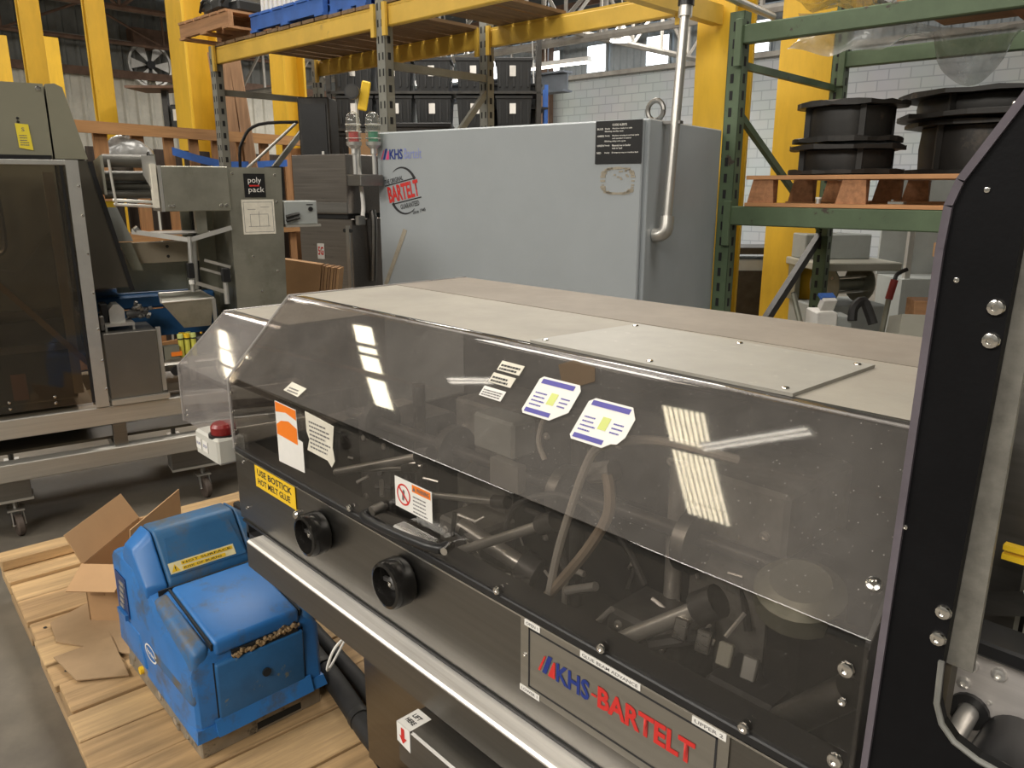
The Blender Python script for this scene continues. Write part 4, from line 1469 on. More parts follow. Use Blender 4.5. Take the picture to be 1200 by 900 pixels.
MB().tube([(XL + .003, YF - .001, ZG), (XL + .003, YF - .001, ZB), (XL + .003, YT, ZT), (XL + .003, YB, ZT)], .004, 6).build('end_edge', EDGE, pm)
ac = MB().hexa([(-.975, .955, ZT + .0005), (-.470, .955, ZT + .0005), (-.466, 1.21, ZT + .0005), (-.948, 1.235, ZT + .0005)],
               [(-.975, .955, ZT + .0055), (-.470, .955, ZT + .0055), (-.466, 1.21, ZT + .0055), (-.948, 1.235, ZT + .0055)]).build('access_plate', DUSTPLATE, pm, smooth=0)
for p in ((-.955, .975), (-.72, .972), (-.49, .972), (-.935, 1.21), (-.70, 1.205), (-.485, 1.19)):
    bolt(ac, (p[0], p[1], ZT + .0055), (0, 0, 1), .006, .004)
for z, y in ((1.188, .8), (1.10, .752), (.985, .752)):
    n_ = (0, -.724, .69) if y > .76 else (0, -1, 0)
    bolt(pm, (-.281, y, z - (.006 if y > .76 else 0)), n_, .0095, .008)
bolt(pm, (-.281, .752, 1.06), (0, -1, 0), .005, .006)
for z in (1.10, 1.05, 1.0, .965):
    bolt(pm, (XL + .012, YF - .001, z), (0, -1, 0), .0045, .004)

# handwheels
for k, (x, z) in enumerate(((-1.408, .873), (-1.102, .880))):
    hw = MB().lathe([(.034, .004), (.044, .004), (.047, .010), (.047, .038), (.044, .046), (.038, .048), (.036, .042), (.035, .010)], (x, YF, z), (0, -1, 0), 32).build('handwheel', GLOSSBLACK, pm)
    MB().lathe([(0, .0), (.034, 0), (.034, .012), (.014, .018), (.013, .030), (.008, .034), (0, .034)], (x, YF, z), (0, -1, 0), 24).build('hub', GREASY, hw)
    MB().bar((x - .034, YF - .024, z - .004), (x + .034, YF - .024, z + .004), .006, .008).build('spoke', GREASY, hw)
    bolt(hw, (x, YF - .034, z), (0, -1, 0), .006, .005)
    if k == 0:
        MB().lathe([(0, 0), (.010, 0), (.010, .014), (.007, .018), (0, .018)], (x - .035, YF - .030, z + .038), (0, -1, 0), 10).build('crank_peg', CHROME, hw)

# black grip on the front pane
h_ = MB().tube([(-1.20, .745, .985), (-1.18, .722, .985), (-.985, .722, .998), (-.96, .745, 1.0)], .0095, 12, 3).build('grip_handle', BLACK, pm)
MB().cyl((-1.16, .748, 1.01), (-1.16, .722, 1.006), .010, 12).build('latch_knob', STEEL_DARK, h_)
MB().box(-1.09, -.985, .72, .748, .992, 1.004, .003).build('latch_plate', STEEL_BRIGHT, h_)
MB().cyl((-.955, .75, 1.002), (-.945, .725, 1.002), .007, 10).build('latch_pin', CHROME, h_)

# nameplate door
FF = Fr((0, YF - .0005, 0), (1, 0, 0), (0, 0, 1))
npd = MB().rect(FF, -.782, -.408, .812, .944, 0, .002).build('nameplate', steel('nameplate_steel', (0.50, 0.48, 0.44), 0.38, 'x', streak=0.06), pm, smooth=0)
mb = MB()
for (u0, u1, v0, v1) in ((-.764, -.424, .9275, .9305), (-.764, -.424, .8245, .8275), (-.764, -.761, .8245, .9305), (-.427, -.424, .8245, .9305)):
    mb.rect(FF, u0, u1, v0, v1, .0021, .0026)
mb.build('black_border', INK, npd, smooth=0)
mb = MB()
mark(mb, FF, -.742, .867, .030, 0, 1, .0028)
fit(mb, 'KHS', FF, -.703, .866, .067, .033, .0028, .03, mi=1)
fit(mb, '-', FF, -.632, .880, .010, .004, .0028, .02, mi=0)
fit(mb, 'BARTELT', FF, -.620, .867, .165, .035, .0028, .035, mi=0)
mb.build('brand_lettering', [INKRED, INKBLUE], npd, smooth=0)
for nm, txt, u0, u1, v0 in (('label_strip', 'OPEN 1', -.772, -.738, .9325), ('label_strip', 'GLUE BEAM ADVANCE', -.655, -.545, .9330), ('label_strip', 'UPPER 2', -.462, -.412, .9315), ('label_strip', 'LOWER 1', -.782, -.738, .8110)):
    mb = MB().rect(FF, u0, u1, v0, v0 + .0105, .0027, .0036).m(1)
    fit(mb, txt, FF, u0 + .004, v0 + .0028, u1 - u0 - .008, .0052, .0040, .01)
    mb.build(nm, [PAPER, INKGREY], npd, smooth=0)
bolt(npd, (-.772, YF - .0025, .878), (0, -1, 0), .004, .003)

# labels on the front
mb = MB().rect(FF, -1.728, -1.524, .883, .939, .0008, .0018).m(1)
fit(mb, 'USE BOSTICK', FF, -1.715, .915, .175, .017, .0022, .02)
fit(mb, 'HOT MELT GLUE', FF, -1.715, .892, .165, .016, .0022, .02)
mb.build('glue_label', [LYELLOW, INK], pm, smooth=0, label='yellow label with black capitals')
mb = MB()
mb.mi = 0
mb.slab(FF, [(-1.590, .985), (-1.470, .989), (-1.470, 1.060), (-1.490, 1.062), (-1.492, 1.128), (-1.590, 1.130)], .0008, .0018)
mb.mi = 1
mb._f(mb._v([FF.p(u, v, .0022) for u, v in ((-1.588, 1.052), (-1.492, 1.048), (-1.492, 1.085), (-1.530, 1.094), (-1.565, 1.088), (-1.588, 1.075))]))
mb._f(mb._v([FF.p(u, v, .0022) for u, v in ((-1.588, 1.129), (-1.492, 1.127), (-1.492, 1.104), (-1.540, 1.112), (-1.588, 1.105))]))
mb.build('torn_orange_label', [PAPER, ORANGE], front, smooth=0, label='torn label, orange above and blank white below')
mb = MB()
mb.mi = 0
mb.slab(FF, [(-1.450, 1.048), (-1.365, 1.046), (-1.350, 1.035), (-1.336, 1.052), (-1.342, 1.080), (-1.332, 1.128), (-1.395, 1.132), (-1.450, 1.135), (-1.448, 1.09), (-1.438, 1.075)], .0008, .0018)
mb.mi = 1
printlines(mb, FF, -1.435, 1.058, .088, .065, 7, .0022, .4, 4)
mb.build('torn_paper_note', [PAPER2, INKGREY], front, smooth=0, label='torn paper note with grey handwriting')
mb = MB()
mb.mi = 0
mb.rect(FF, -1.120, -1.008, 1.024, 1.083, .0008, .0018)
mb.mi = 1
mb._f(mb._v([FF.p(u, v, .0022) for u, v in ((-1.066, 1.067), (-1.011, 1.067), (-1.011, 1.081), (-1.066, 1.081))]))
mb.mi = 2
fit(mb, 'WARNING', FF, -1.052, 1.070, .037, .008, .0026, .02)
mb._f(mb._v([FF.p(u, v, .0026) for u, v in ((-1.064, 1.0695), (-1.055, 1.0695), (-1.0595, 1.078))]))
printlines(mb, FF, -1.064, 1.028, .050, .036, 5, .0022, .35, 8)
mb.mi = 3
N_ = 24
for k in range(N_):
    a, b = 2 * math.pi * k / N_, 2 * math.pi * (k + 1) / N_
    mb._f(mb._v([FF.p(-1.093 + r_ * math.cos(q), 1.053 + r_ * math.sin(q), .0022) for r_, q in ((.021, a), (.021, b), (.0175, b), (.0175, a))]))
mb._f(mb._v([FF.p(u, v, .0023) for u, v in ((-1.108, 1.0635), (-1.105, 1.0665), (-1.078, 1.0425), (-1.081, 1.0395))]))
mb.mi = 2
mb._f(mb._v([FF.p(u, v, .00225) for u, v in ((-1.098, 1.042), (-1.092, 1.041), (-1.089, 1.060), (-1.092, 1.064), (-1.097, 1.058))]))
mb.build('warning_label', [PAPER, ORANGE, INKGREY, INKRED], front, smooth=0, label='white warning label with red prohibition ring and orange heading')

# stickers on the slanted pane
sl = math.hypot(YT - YF, ZT - ZB)
SFm = Fr((0, YF, ZB), (1, 0, 0), (0, YT - YF, ZT - ZB))


def on_slant(y):
    return (y - YF) / (YT - YF) * sl


for k, (x, y, w_) in enumerate(((-.962, .896, .058), (-.965, .878, .058), (-.968, .858, .057))):
    v = on_slant(y)
    mb = MB().slab(SFm, [(x - w_ / 2, v - .009), (x + w_ / 2, v - .010), (x + w_ / 2, v + .010), (x - w_ / 2, v + .011)], .0008, .0016).m(1)
    printlines(mb, SFm, x - w_ / 2 + .004, v - .007, w_ - .008, .014, 2 + (k == 2), .002, .55, 20 + k)
    mb.build('small_sticker', [PAPER2 if k < 2 else PAPER, INK if k < 2 else INKGREY], slant, smooth=0)
for k, (x0, x1, y0, y1) in enumerate(((-.885, -.790, .846, .896), (-.765, -.668, .834, .886))):
    v0, v1 = on_slant(y0), on_slant(y1)
    mb = MB()
    mb.mi = 0
    cc = .014
    if k == 0:
        poly = [(x0 + .006, v0), (x1 - .028, v0), (x1, v0 + .022), (x1, v1 - .010), (x1 - .008, v1), (x0 + .006, v1), (x0, v1 - .006), (x0, v0 + .006)]
    else:
        poly = [(x0 + .006, v0), (x1 - .030, v0), (x1 - .018, v0 + .010), (x1 - .008, v0 + .012), (x1, v0 + .026), (x1, v1 - .018), (x1 - .014, v1), (x0 + .010, v1), (x0, v1 - .008), (x0, v0 + .006)]
    mb.slab(SFm, poly, .0008, .0016)
    mb.mi = 1
    for (a, b, c, d) in ((x0 + .008, x1 - .014, v1 - .013, v1 - .004), (x0 + .006, x1 - .032, v0 + .004, v0 + .012)):
        mb._f(mb._v([SFm.p(a, c, .002), SFm.p(b, c, .002), SFm.p(b, d, .002), SFm.p(a, d, .002)]))
    printlines(mb, SFm, x0 + .008, v0 + .018, .030, .030, 4, .002, .35, 30 + k)
    printlines(mb, SFm, x0 + .066, v0 + .026, .022, .022, 3, .002, .35, 34 + k)
    mb.mi = 2
    a, c = x0 + .042, (v0 + v1) / 2
    mb._f(mb._v([SFm.p(a, c - .011, .002), SFm.p(a + .016, c - .011, .002), SFm.p(a + .016, c + .011, .002), SFm.p(a, c + .011, .002)]))
    mb.build('parcel_sticker', [PAPER, INKVIOLET, LIMEY], slant, smooth=0, label='white sticker with violet bands and a lime square')
mb = MB().slab(SFm, [(-1.577, on_slant(.768)), (-1.508, on_slant(.766)), (-1.497, on_slant(.783)), (-1.566, on_slant(.785))], .0008, .0016).m(1)
printlines(mb, SFm, -1.562, on_slant(.769), .052, .014, 2, .002, .5, 41)
mb.build('small_sticker', [PAPER2, INKGREY], slant, smooth=0)
SMUDGE = acrylic('glue_smear', (0.9, 0.86, 0.8), 0.35, (0.20, 0.14, 0.09), rough=0.4, refl=0.3)
mb = MB()
mb.slab(SFm, [(-.835, on_slant(.893)), (-.80, on_slant(.895)), (-.775, on_slant(.905)), (-.79, on_slant(.922)), (-.84, on_slant(.925)), (-.865, on_slant(.915))], .0006, .0010)
mb.build('glue_smear', SMUDGE, slant, smooth=0)

# lifting label folded over the lower rail
mb = MB()
mb.mi = 0
mb.hexa([(-1.017, .664, .6604), (-.977, .664, .6604), (-.977, .712, .6604), (-1.017, .712, .6604)], [(-1.017, .664, .6612), (-.977, .664, .6612), (-.977, .712, .6612), (-1.017, .712, .6612)])
mb.hexa([(-1.017, .6635, .621), (-.977, .6635, .616), (-.977, .6635, .6612), (-1.017, .6635, .6612)], [(-1.017, .6645, .621), (-.977, .6645, .616), (-.977, .6645, .6612), (-1.017, .6645, .6612)])
LT = Fr((-1.017, .664, .6612), (1, 0, 0), (0, 1, 0))
fit(mb, 'LIFT', LT, .009, .027, .021, .010, .0006, .03, mi=1)
fit(mb, 'HERE', LT, .008, .012, .024, .010, .0006, .03, mi=1)
LF = Fr((-1.017, .6633, .621), (1, 0, 0), (0, 0, 1))
mb.mi = 2
mb._f(mb._v([LF.p(u, v, .0006) for u, v in ((.014, .035), (.024, .035), (.024, .017), (.031, .017), (.019, .003), (.008, .017), (.014, .017))]))
mb.build('lifting_label', [PAPER, INK, INKRED], pm, smooth=0, label='white folded label with a red down arrow')
MB().tube([(-1.40, .79, .60), (-1.36, .72, .57), (-1.33, .70, .60), (-1.31, .71, .65), (-1.31, .75, .67)], .003, 6, 5).build('loose_wire', PAPER, pm)

# works inside the hood -------------------------------------------------
wk = MB()
wk.box(XL + .05, XR - .02, YF + .03, YF + .09, .80, .93)
wk.box(XL + .05, XR - .02, 1.20, 1.27, .72, .96)
wk.build('inner_beam', DARKIN, pm, smooth=0)
rr = random.Random(21)
for k, (x, y, z, sx, sy, sz) in enumerate(((-1.66, 1.16, .86, .16, .22, .28), (-1.38, 1.28, .90, .20, .20, .36), (-1.12, 1.30, .92, .16, .20, .42), (-.90, 1.32, .94, .22, .22, .44),
                                           (-.62, 1.22, .92, .18, .24, .40), (-.42, 1.10, .88, .16, .22, .34), (-.34, .98, .86, .10, .14, .26), (-1.24, 1.05, .80, .14, .12, .14),
                                           (-.50, .98, .80, .12, .10, .13), (-.72, 1.04, .80, .16, .12, .12))):
    w1 = MB().box(x - sx / 2, x + sx / 2, y - sy / 2, y + sy / 2, z - sz / 2, z + sz / 2, .008).build('drive_block', (GREASY, STEELIN, DARKIN)[k % 3], pm)
    for q in ((-.3, -.3), (.3, -.3), (-.3, .3), (.3, .3)):
        bolt(w1, (x + q[0] * sx, y - sy / 2, z + q[1] * sz), (0, -1, 0), .009, .007, material=SHAFT)
for p0, p1, r_ in (((-1.60, .90, .915), (-1.31, .96, 1.02), .010), ((-1.12, .90, .878), (-.90, .93, 1.005), .010), ((-.70, .90, .872), (-.56, .93, .985), .014),
                   ((-1.50, 1.02, .86), (-1.16, 1.05, .93), .008), ((-1.62, .96, .90), (-1.40, .98, .96), .006), ((-1.18, .95, .90), (-1.02, 1.0, .84), .018)):
    s1 = MB().cyl(p0, p1, r_, 12).build('drive_shaft', SHAFT, pm)
    d_ = (V(p1) - V(p0)).normalized()
    MB().cyl(V(p1) - d_ * .02, V(p1) + d_ * .02, r_ * 1.9, 12).build('collar', GREASY, s1)
for x in (-1.52, -.98, -.74):
    MB().cyl((x, 1.10, .74), (x, 1.10, 1.12), .016, 12).build('guide_post', SHAFT if x > -.9 else GREASY, pm)
MB().cyl((-1.72, 1.02, 1.02), (-.36, 1.06, 1.02), .014, 12).build('cross_shaft', GREASY, pm)
for x in (-1.6, -1.3, -.95, -.66, -.45):
    MB().lathe([(.016, -.012), (.055, -.012), (.055, .012), (.016, .012)], (x, 1.035, 1.02), (1, .03, 0), 20).build('cam_disc', STEEL_DARK if x > -1 else GREASY, pm)
for k, x in enumerate((-.585, -.545, -.508, -.468)):
    MB().obox((x, .90, .945 - .003 * k), (.022, .012, .034), (R(-20), 0, R(8)), .002).build('lug', (STEEL_BRIGHT, STEEL_BRIGHT, BEIGE, ALU)[k], pm)
MB().box(-.40, -.285, .90, .91, .86, 1.06).build('black_guard', BLACK, pm, smooth=0)
MB().cyl((-.40, .87, .90), (-.318, .87, .995), .022, 14).build('air_cylinder', STEEL_DARK, pm)
MB().cyl((-.412, .87, .886), (-.40, .87, .90), .009, 10).build('cylinder_rod', SHAFT, pm)
MB().lathe([(0, 0), (.06, 0), (.06, .03), (.04, .045), (0, .045)], (-.42, .93, 1.045), (.1, -.3, 1), 22).build('pulley', OLIVEG, pm)
MB().tube([(-.865, .90, .89), (-.845, .90, .98), (-.819, .90, 1.062), (-.788, .90, 1.148), (-.765, .905, 1.19), (-.72, .92, 1.21), (-.66, .95, 1.215), (-.58, 1.02, 1.19)], .0075, 8, 5).build('air_hose', HOSE, pm)
MB().tube([(-.88, .905, .87), (-.82, .905, .95), (-.775, .905, 1.015), (-.74, .905, 1.08), (-.742, .91, 1.125), (-.77, .93, 1.15)], .010, 8, 5).build('air_hose', HOSE2, pm)
MB().tube([(-.92, 1.0, .80), (-.915, 1.0, .865), (-.895, 1.0, .885), (-.87, 1.0, .888)], .006, 8, 4).build('air_hose', HOSE, pm)
MB().tube([(-.90, .92, 1.13), (-.915, .92, 1.16), (-.905, .92, 1.2), (-.89, .92, 1.215)], .005, 8, 4).build('air_hose', HOSE, pm)
MB().tube([(-1.03, .94, .93), (-1.0, .94, 1.0), (-.94, .95, 1.04), (-.86, .95, 1.06), (-.76, .96, 1.02), (-.70, .96, .95)], .006, 8, 5).build('air_hose', GREASY, pm)
MB().cyl((-.83, .91, .905), (-.765, .91, .94), .008, 10).build('fitting', SHAFT, pm)
MB().cyl((-.757, .90, .874), (-.720, .90, .921), .005, 8).build('fitting', SHAFT, pm)
MB().box(-1.14, -1.02, .955, 1.02, 1.085, 1.16, .006).build('grey_junction_box', PALEGREY, pm)
MB().box(-1.07, -.99, .94, .96, 1.03, 1.085).build('bracket', ALU, pm, smooth=0)
MB().tube([(-.80, .93, 1.13), (-.75, .93, 1.15)], .018, 10).build('solenoid', ALU, pm)
mb = MB()
for k in range(26):
    x = rr.uniform(-1.75, -.35)
    y = rr.uniform(.86, 1.15)
    z = .74 + rr.uniform(0, .14)
    L_ = rr.uniform(.03, .11)
    d_ = V((rr.uniform(-1, 1), rr.uniform(-.6, .6), rr.uniform(-.2, .5))).normalized() * L_
    mb.cyl((x, y, z), V((x, y, z)) + d_, rr.uniform(.004, .014), 7)
o = mb.build('small_works', GREASY, pm)
o['kind'] = 'stuff'
mb = MB()
for k in range(34):
    x = rr.uniform(-1.75, -.35)
    y = rr.uniform(.86, 1.1)
    z = .76 + rr.uniform(0, .20)
    d_ = V((rr.uniform(-1, 1), rr.uniform(-.6, .6), rr.uniform(-.2, .5))).normalized() * rr.uniform(.01, .05)
    mb.cyl((x, y, z), V((x, y, z)) + d_, rr.uniform(.002, .006), 6)
o = mb.build('bright_fittings', SHAFT, pm)
o['kind'] = 'stuff'

# ---- second, lower hood at the far left end and the emergency stop box
X2 = -2.20
prof2 = arc_path([(.757, .945), (.757, 1.107), (.905, 1.247), (.93, 1.247)], [0, .01, .016, 0])
h2 = sheet([V(p) for p in prof2], X2, XL - .012, .005).build('infeed_pane', CLEAR2, pm)
MB().box(X2, XL - .012, .93, 1.42, 1.242, 1.247).build('infeed_top', DUSTTOP, pm, smooth=0)
MB().prism([(.762, .945), (.762, 1.107), (.905, 1.241), (1.42, 1.241), (1.42, .945)], 'x', X2 + .001, X2 + .006).build('infeed_end_pane', CLEAR2, pm, smooth=0)
MB().tube([(X2 + .003, .756, .945), (X2 + .003, .756, 1.107), (X2 + .003, .905, 1.247), (X2 + .003, 1.42, 1.247)], .003, 6).build('end_edge', EDGE, pm)
for z in (.965, .98):
    bolt(pm, (X2 + .03, .757, z), (0, -1, 0), .004, .004)
MB().box(-2.1, XL, 1.0, 1.45, .80, .90).build('infeed_bed', STEEL_DARK, pm, smooth=0)
es = MB().box(-2.005, -1.862, .715, .79, .905, .975, .006).build('stop_box', mat('stop_box_grey', (0.58, 0.57, 0.52), 0.5, var=0.06), pm)
MB().lathe([(0, 0), (.030, 0), (.032, .008), (.032, .022), (.026, .030), (0, .031)], (-1.905, .752, .975), (0, 0, 1), 20).build('stop_button', mat('dark_red_button', (0.22, 0.012, 0.012), 0.3, var=0.15), es)
MB().cyl((-1.905, .752, .970), (-1.905, .752, .978), .038, 20).build('button_collar', BLACK, es)
SB = Fr((0, .7145, 0), (1, 0, 0), (0, 0, 1))
for u in (-1.998, -1.955):
    mb = MB().rect(SB, u, u + .032, .925, .955, .0004, .0012).m(1)
    fit(mb, 'STOP' if u > -1.97 else 'RUN', SB, u + .004, .936, .024, .008, .0015, .01)
    mb.build('stop_label', [PAPER, INKBLUE], es, smooth=0)

# ================================================================== BLACK GUARD AT THE RIGHT
gd = thing('guard_module', 'tall black guard frame with a round cornered window at the right edge', 'machine guard', (0, 1.0, 0), 0, worldspace=True)
yp0, yp1 = .700, .712
outer = [(-.240, .50), (.55, .50), (.55, 1.16), (-.110, 1.103)]
inner = [(-.140, 1.106), (-.160, 1.113), (-.172, 1.125), (-.178, 1.142), (-.180, 1.165), (-.171, 1.60), (-.150, 1.66), (-.02, 1.86), (.55, 1.90)]
rest = [(.55, 2.20), (.13, 2.20), (-.186, 1.668), (-.223, 1.606), (-.2295, 1.585), (-.2315, 1.55)]
MB().prism(outer + inner + rest, 'y', yp0, yp1).build('black_panel', BLACKMATT, gd, smooth=0)
EDGEP = mat('grey_violet_edge', (0.12, 0.105, 0.125), 0.28, var=0.25, scale=14, coat=0.4)
mb = MB()
path = [(-.240, .50), (-.2315, 1.55), (-.2295, 1.585), (-.223, 1.606), (-.186, 1.668), (.13, 2.20)]
for (a, b) in zip(path, path[1:]):
    d = (V((b[0], b[1])) - V((a[0], a[1]))).normalized()
    nx_, nz2 = d.y, -d.x
    q = .0065
    mb.hexa([(a[0], yp0 - .004, a[1]), (a[0] + nx_ * q, yp0 - .004, a[1] + nz2 * q), (b[0] + nx_ * q, yp0 - .004, b[1] + nz2 * q), (b[0], yp0 - .004, b[1])],
            [(a[0] - .002 * nx_, yp0 + .012, a[1]), (a[0] + nx_ * q, yp0, a[1] + nz2 * q), (b[0] + nx_ * q, yp0, b[1] + nz2 * q), (b[0] - .002 * nx_, yp0 + .012, b[1])])
mb.build('edge_strip', EDGEP, gd, smooth=0)
for x, z in ((-.1815, 1.506), (-.1815, 1.479), (-.1850, 1.232), (-.1860, 1.205)):
    bolt(gd, (x, yp0, z), (0, -1, 0), .0072, .006)
for x, z in ((-.2005, 1.597), (-.213, 1.525), (-.226, 1.30), (-.231, 1.073), (-.190, 1.66)):
    bolt(gd, (x, yp0, z), (0, -1, 0), .0026, .002)
LIP = mat('grey_rubber_lip', (0.20, 0.20, 0.185), 0.5, var=0.15, scale=20)
mb = MB()
lp = [(.55, 1.158), (-.110, 1.102), (-.140, 1.105), (-.160, 1.112), (-.172, 1.124), (-.1785, 1.142), (-.1800, 1.185)]
mb.tube([(x, .698, z) for x, z in lp], .0028, 6)
mb.build('window_lip', LIP, gd)
MB().box(-.181, -.159, .716, .722, 1.175, 1.70).build('guide_bar', mat('speckled_bar', (0.23, 0.22, 0.195), 0.45, 0.4, var=0.3, scale=40, spot=(0.5, 0.48, 0.43), spot_t=0.66, spot_scale=24, spot_soft=0.06), gd, smooth=0)
MB().box(-.188, -.178, .724, .745, 1.06, 1.175).build('brown_side_block', mat('oily_brown_steel', (0.10, 0.085, 0.06), 0.5, 0.3, var=0.3, scale=12), gd, smooth=0)
# works behind the window
BP = steel('bearing_plate_steel', (0.66, 0.62, 0.59), 0.45, 'x', metal=0.5)
MB().box(-.235, .5, .930, .945, .70, 1.082, .002).build('bearing_plate', BP, gd)
MB().box(-.235, .5, .905, .96, 1.086, 1.106, .003).build('black_channel', BLACK, gd)
for x, z, r_ in ((-.209, 1.058, .0085), (-.180, 1.060, .0085), (-.213, 1.032, .0075), (-.185, 1.02, .003), (-.196, .985, .005), (-.198, 1.0, .004)):
    bolt(gd, (x, .930, z), (0, -1, 0), r_, r_ * .9, material=SHAFT)
MB().cyl((-.203, .935, 1.000), (-.199, .80, .985), .0115, 14).build('steel_shaft', SHAFT, gd)
MB().lathe([(.012, 0), (.022, 0), (.022, .006), (.012, .006)], (-.203, .930, 1.0), (0, -1, 0), 18).build('shaft_bush', BLACK, gd)
MB().lathe([(0, 0), (.036, 0), (.036, .09), (.032, .095), (.020, .095), (.018, .085), (0, .085)], (-.150, .925, .985), (0, -1, 0), 28).build('black_roller', BLACK, gd)
MB().cyl((-.150, .84, .985), (-.150, .81, .985), .014, 14).build('roller_boss', STEEL_DARK, gd)
MB().box(-.213, .4, 1.0, 1.012, 1.18, 1.1865).build('yellow_bar', LYELLOW, gd, smooth=0)
MB().box(-.213, .4, 1.0, 1.012, 1.168, 1.175).build('yellow_bar', LYELLOW, gd, smooth=0)
MB().box(-.235, -.200, 1.06, 1.09, .95, 1.40).build('grey_post', STEEL_DARK, gd, smooth=0)
MB().box(-.20, .45, 1.12, 1.13, .95, 1.9).build('grey_back_panel', BEIGE, gd, smooth=0)
MB().obox((-.160, .98, 1.155), (.03, .04, .035), (0, R(30), 0), .006).build('white_block', PAPER, gd)
MB().bar((-.235, 1.02, 1.09), (-.12, 1.02, 1.14), .03, .02).build('grey_link', STEEL_DARK, gd)
MB().box(-.26, .55, .93, 1.5, .08, .70).build('lower_body', DARKMETAL, gd, smooth=0)
for x in (-.2, .5):
    for y in (.97, 1.45):
        MB().cyl((x, y, 0), (x, y, .09), .03, 12).build('foot', DARKMETAL, gd)
MB().box(-.235, .5, .712, .95, .50, .56).build('tie_plate', DARKMETAL, gd, smooth=0)

# ================================================================== PALLET UNDER THE GLUE MELTER
PW = wood('pale_pallet_wood', (0.41, 0.265, 0.13), 'y', var=0.38, dirt=(0.20, 0.125, 0.065), dirt_t=0.54)
PW2 = wood('pale_pallet_wood_light', (0.48, 0.32, 0.16), 'y', var=0.34, dirt=(0.28, 0.175, 0.09), dirt_t=0.58)
PWX = wood('pale_stringer_wood', (0.42, 0.28, 0.15), 'x', var=0.35, dirt=(0.15, 0.10, 0.06), dirt_t=0.58)
pl = thing('wooden_pallet', 'large pale wooden pallet on the concrete floor under the blue glue melter', 'pallet', (-2.45, .9, 0), R(-2.2), worldspace=True)


def P2(x, y):                       # slight skew of the pallet against the machine
    a = R(-2.2)
    dx, dy = x + 3.38, y - .42
    return (-3.38 + dx * math.cos(a) - dy * math.sin(a), .42 + dx * math.sin(a) + dy * math.cos(a))


PM = M.Translation((-3.38, .42, 0)) @ M.Rotation(R(-2.2), 4, 'Z') @ M.Translation((3.38, -.42, 0))
xe = -3.20
ws = (.15, .185, .14, .18, .13, .17, .145, .18, .15, .17, .16, .15)
x = xe
for k, w_ in enumerate(ws):
    if x + w_ > -1.35:
        break
    dz = random.uniform(-.004, .004)
    j = random.uniform(-.012, .012)
    MB().box(x + .003, x + w_ - .004, .41 + j, 1.42 + j, .113 + dz, .138 + dz, .003, PM).build('deck_board', PW if k % 3 else PW2, pl)
    x += w_
MB().box(-3.385, -3.20, .405, 1.43, .10, .158, .005, PM).build('end_board', PW2, pl)
MB().box(-3.39, -3.30, .40, 1.44, .159, .205, .005, PM).build('end_batten', PW2, pl)
for y in (.42, .89, 1.36):
    mb = MB()
    for (a, b) in ((-3.37, -2.95), (-2.80, -2.15), (-1.98, -1.37)):
        mb.box(a, b, y, y + .045, .0, .112, .003, PM)
    mb.box(-3.37, -1.37, y, y + .045, .055, .112, .0, PM)
    mb.build('stringer', PWX, pl, smooth=0)
for (x, y) in ((-3.33, .45), (-3.14, .45), (-2.97, .44), (-2.80, .45), (-2.62, .44), (-2.48, .45), (-2.30, .44), (-3.33, .9), (-3.14, .9), (-2.97, .9), (-1.9, .46), (-1.72, .45)):
    q = PM @ V((x, y, .137 if x > -3.2 else .158))
    bolt(pl, q, (0, 0, 1), .006, .002, material=DARKMETAL, name='nail')

# cardboard scraps on the pallet
SCRAP = mat('scrap_cardboard', (0.33, 0.22, 0.12), 0.8, var=0.15, scale=6)
for k, poly in enumerate(([(-2.80, .445), (-2.66, .43), (-2.40, .60), (-2.60, .66), (-2.86, .585)], [(-2.56, .40), (-2.38, .42), (-2.30, .545), (-2.56, .57)])):
    mb = MB()
    cx_, cy_ = sum(p[0] for p in poly) / len(poly), sum(p[1] for p in poly) / len(poly)
    z0 = .1435 + .005 * k
    mb.hexa([(p[0] - cx_, p[1] - cy_, 0) for p in poly], [(p[0] - cx_, p[1] - cy_, .004) for p in poly])
    o = mb.build('cardboard_sheet', SCRAP, smooth=0)
    o.location = (cx_, cy_, z0)
    tag(o, ('flat brown cardboard scrap on the pallet beside the open box', 'flat brown cardboard scrap on the pallet, tucked by the blue glue melter')[k], 'cardboard')

# open cardboard box
BOXT = R(135)
bx = thing('open_carton', 'open brown cardboard box with raised flaps on the pallet behind the blue melter', 'box', (-2.80, .745, .143), BOXT)
bl, bw, bh = .38, .17, .215
t_ = .004
CB = mat('kraft_cardboard', (0.44, 0.265, 0.13), 0.75, var=0.08, scale=5)
CBI = mat('kraft_cardboard_inside', (0.33, 0.19, 0.09), 0.8, var=0.10, scale=5)
MB().box(-bl / 2, bl / 2, -bw / 2, bw / 2, 0, t_).build('bottom', CBI, bx, smooth=0)
for nm, (x0, x1, y0, y1) in (('wall', (-bl / 2, bl / 2, -bw / 2, -bw / 2 + t_)), ('wall', (-bl / 2, bl / 2, bw / 2 - t_, bw / 2)), ('wall', (-bl / 2, -bl / 2 + t_, -bw / 2, bw / 2)), ('wall', (bl / 2 - t_, bl / 2, -bw / 2, bw / 2))):
    MB().box(x0, x1, y0, y1, t_, bh).build(nm, CB, bx, smooth=0)


def flap(p0, p1, out, ln, ang, inset=0.0):
    """hinged along p0-p1 at the rim, leaning outwards by ang from straight up"""
    p0, p1 = V((*p0, bh)), V((*p1, bh))
    o3 = V((*out, 0))
    up = V((0, 0, 1)) * math.cos(ang) * ln + o3 * math.sin(ang) * ln
    e = (p1 - p0).normalized() * inset
    nn = (p1 - p0).normalized().cross(up.normalized()) * t_
    a = [p0, p1, p1 + up - e, p0 + up + e]
    mb = MB()
    mb.hexa(a, [q + nn for q in a])
    return mb.build('flap', CB, bx, smooth=0)


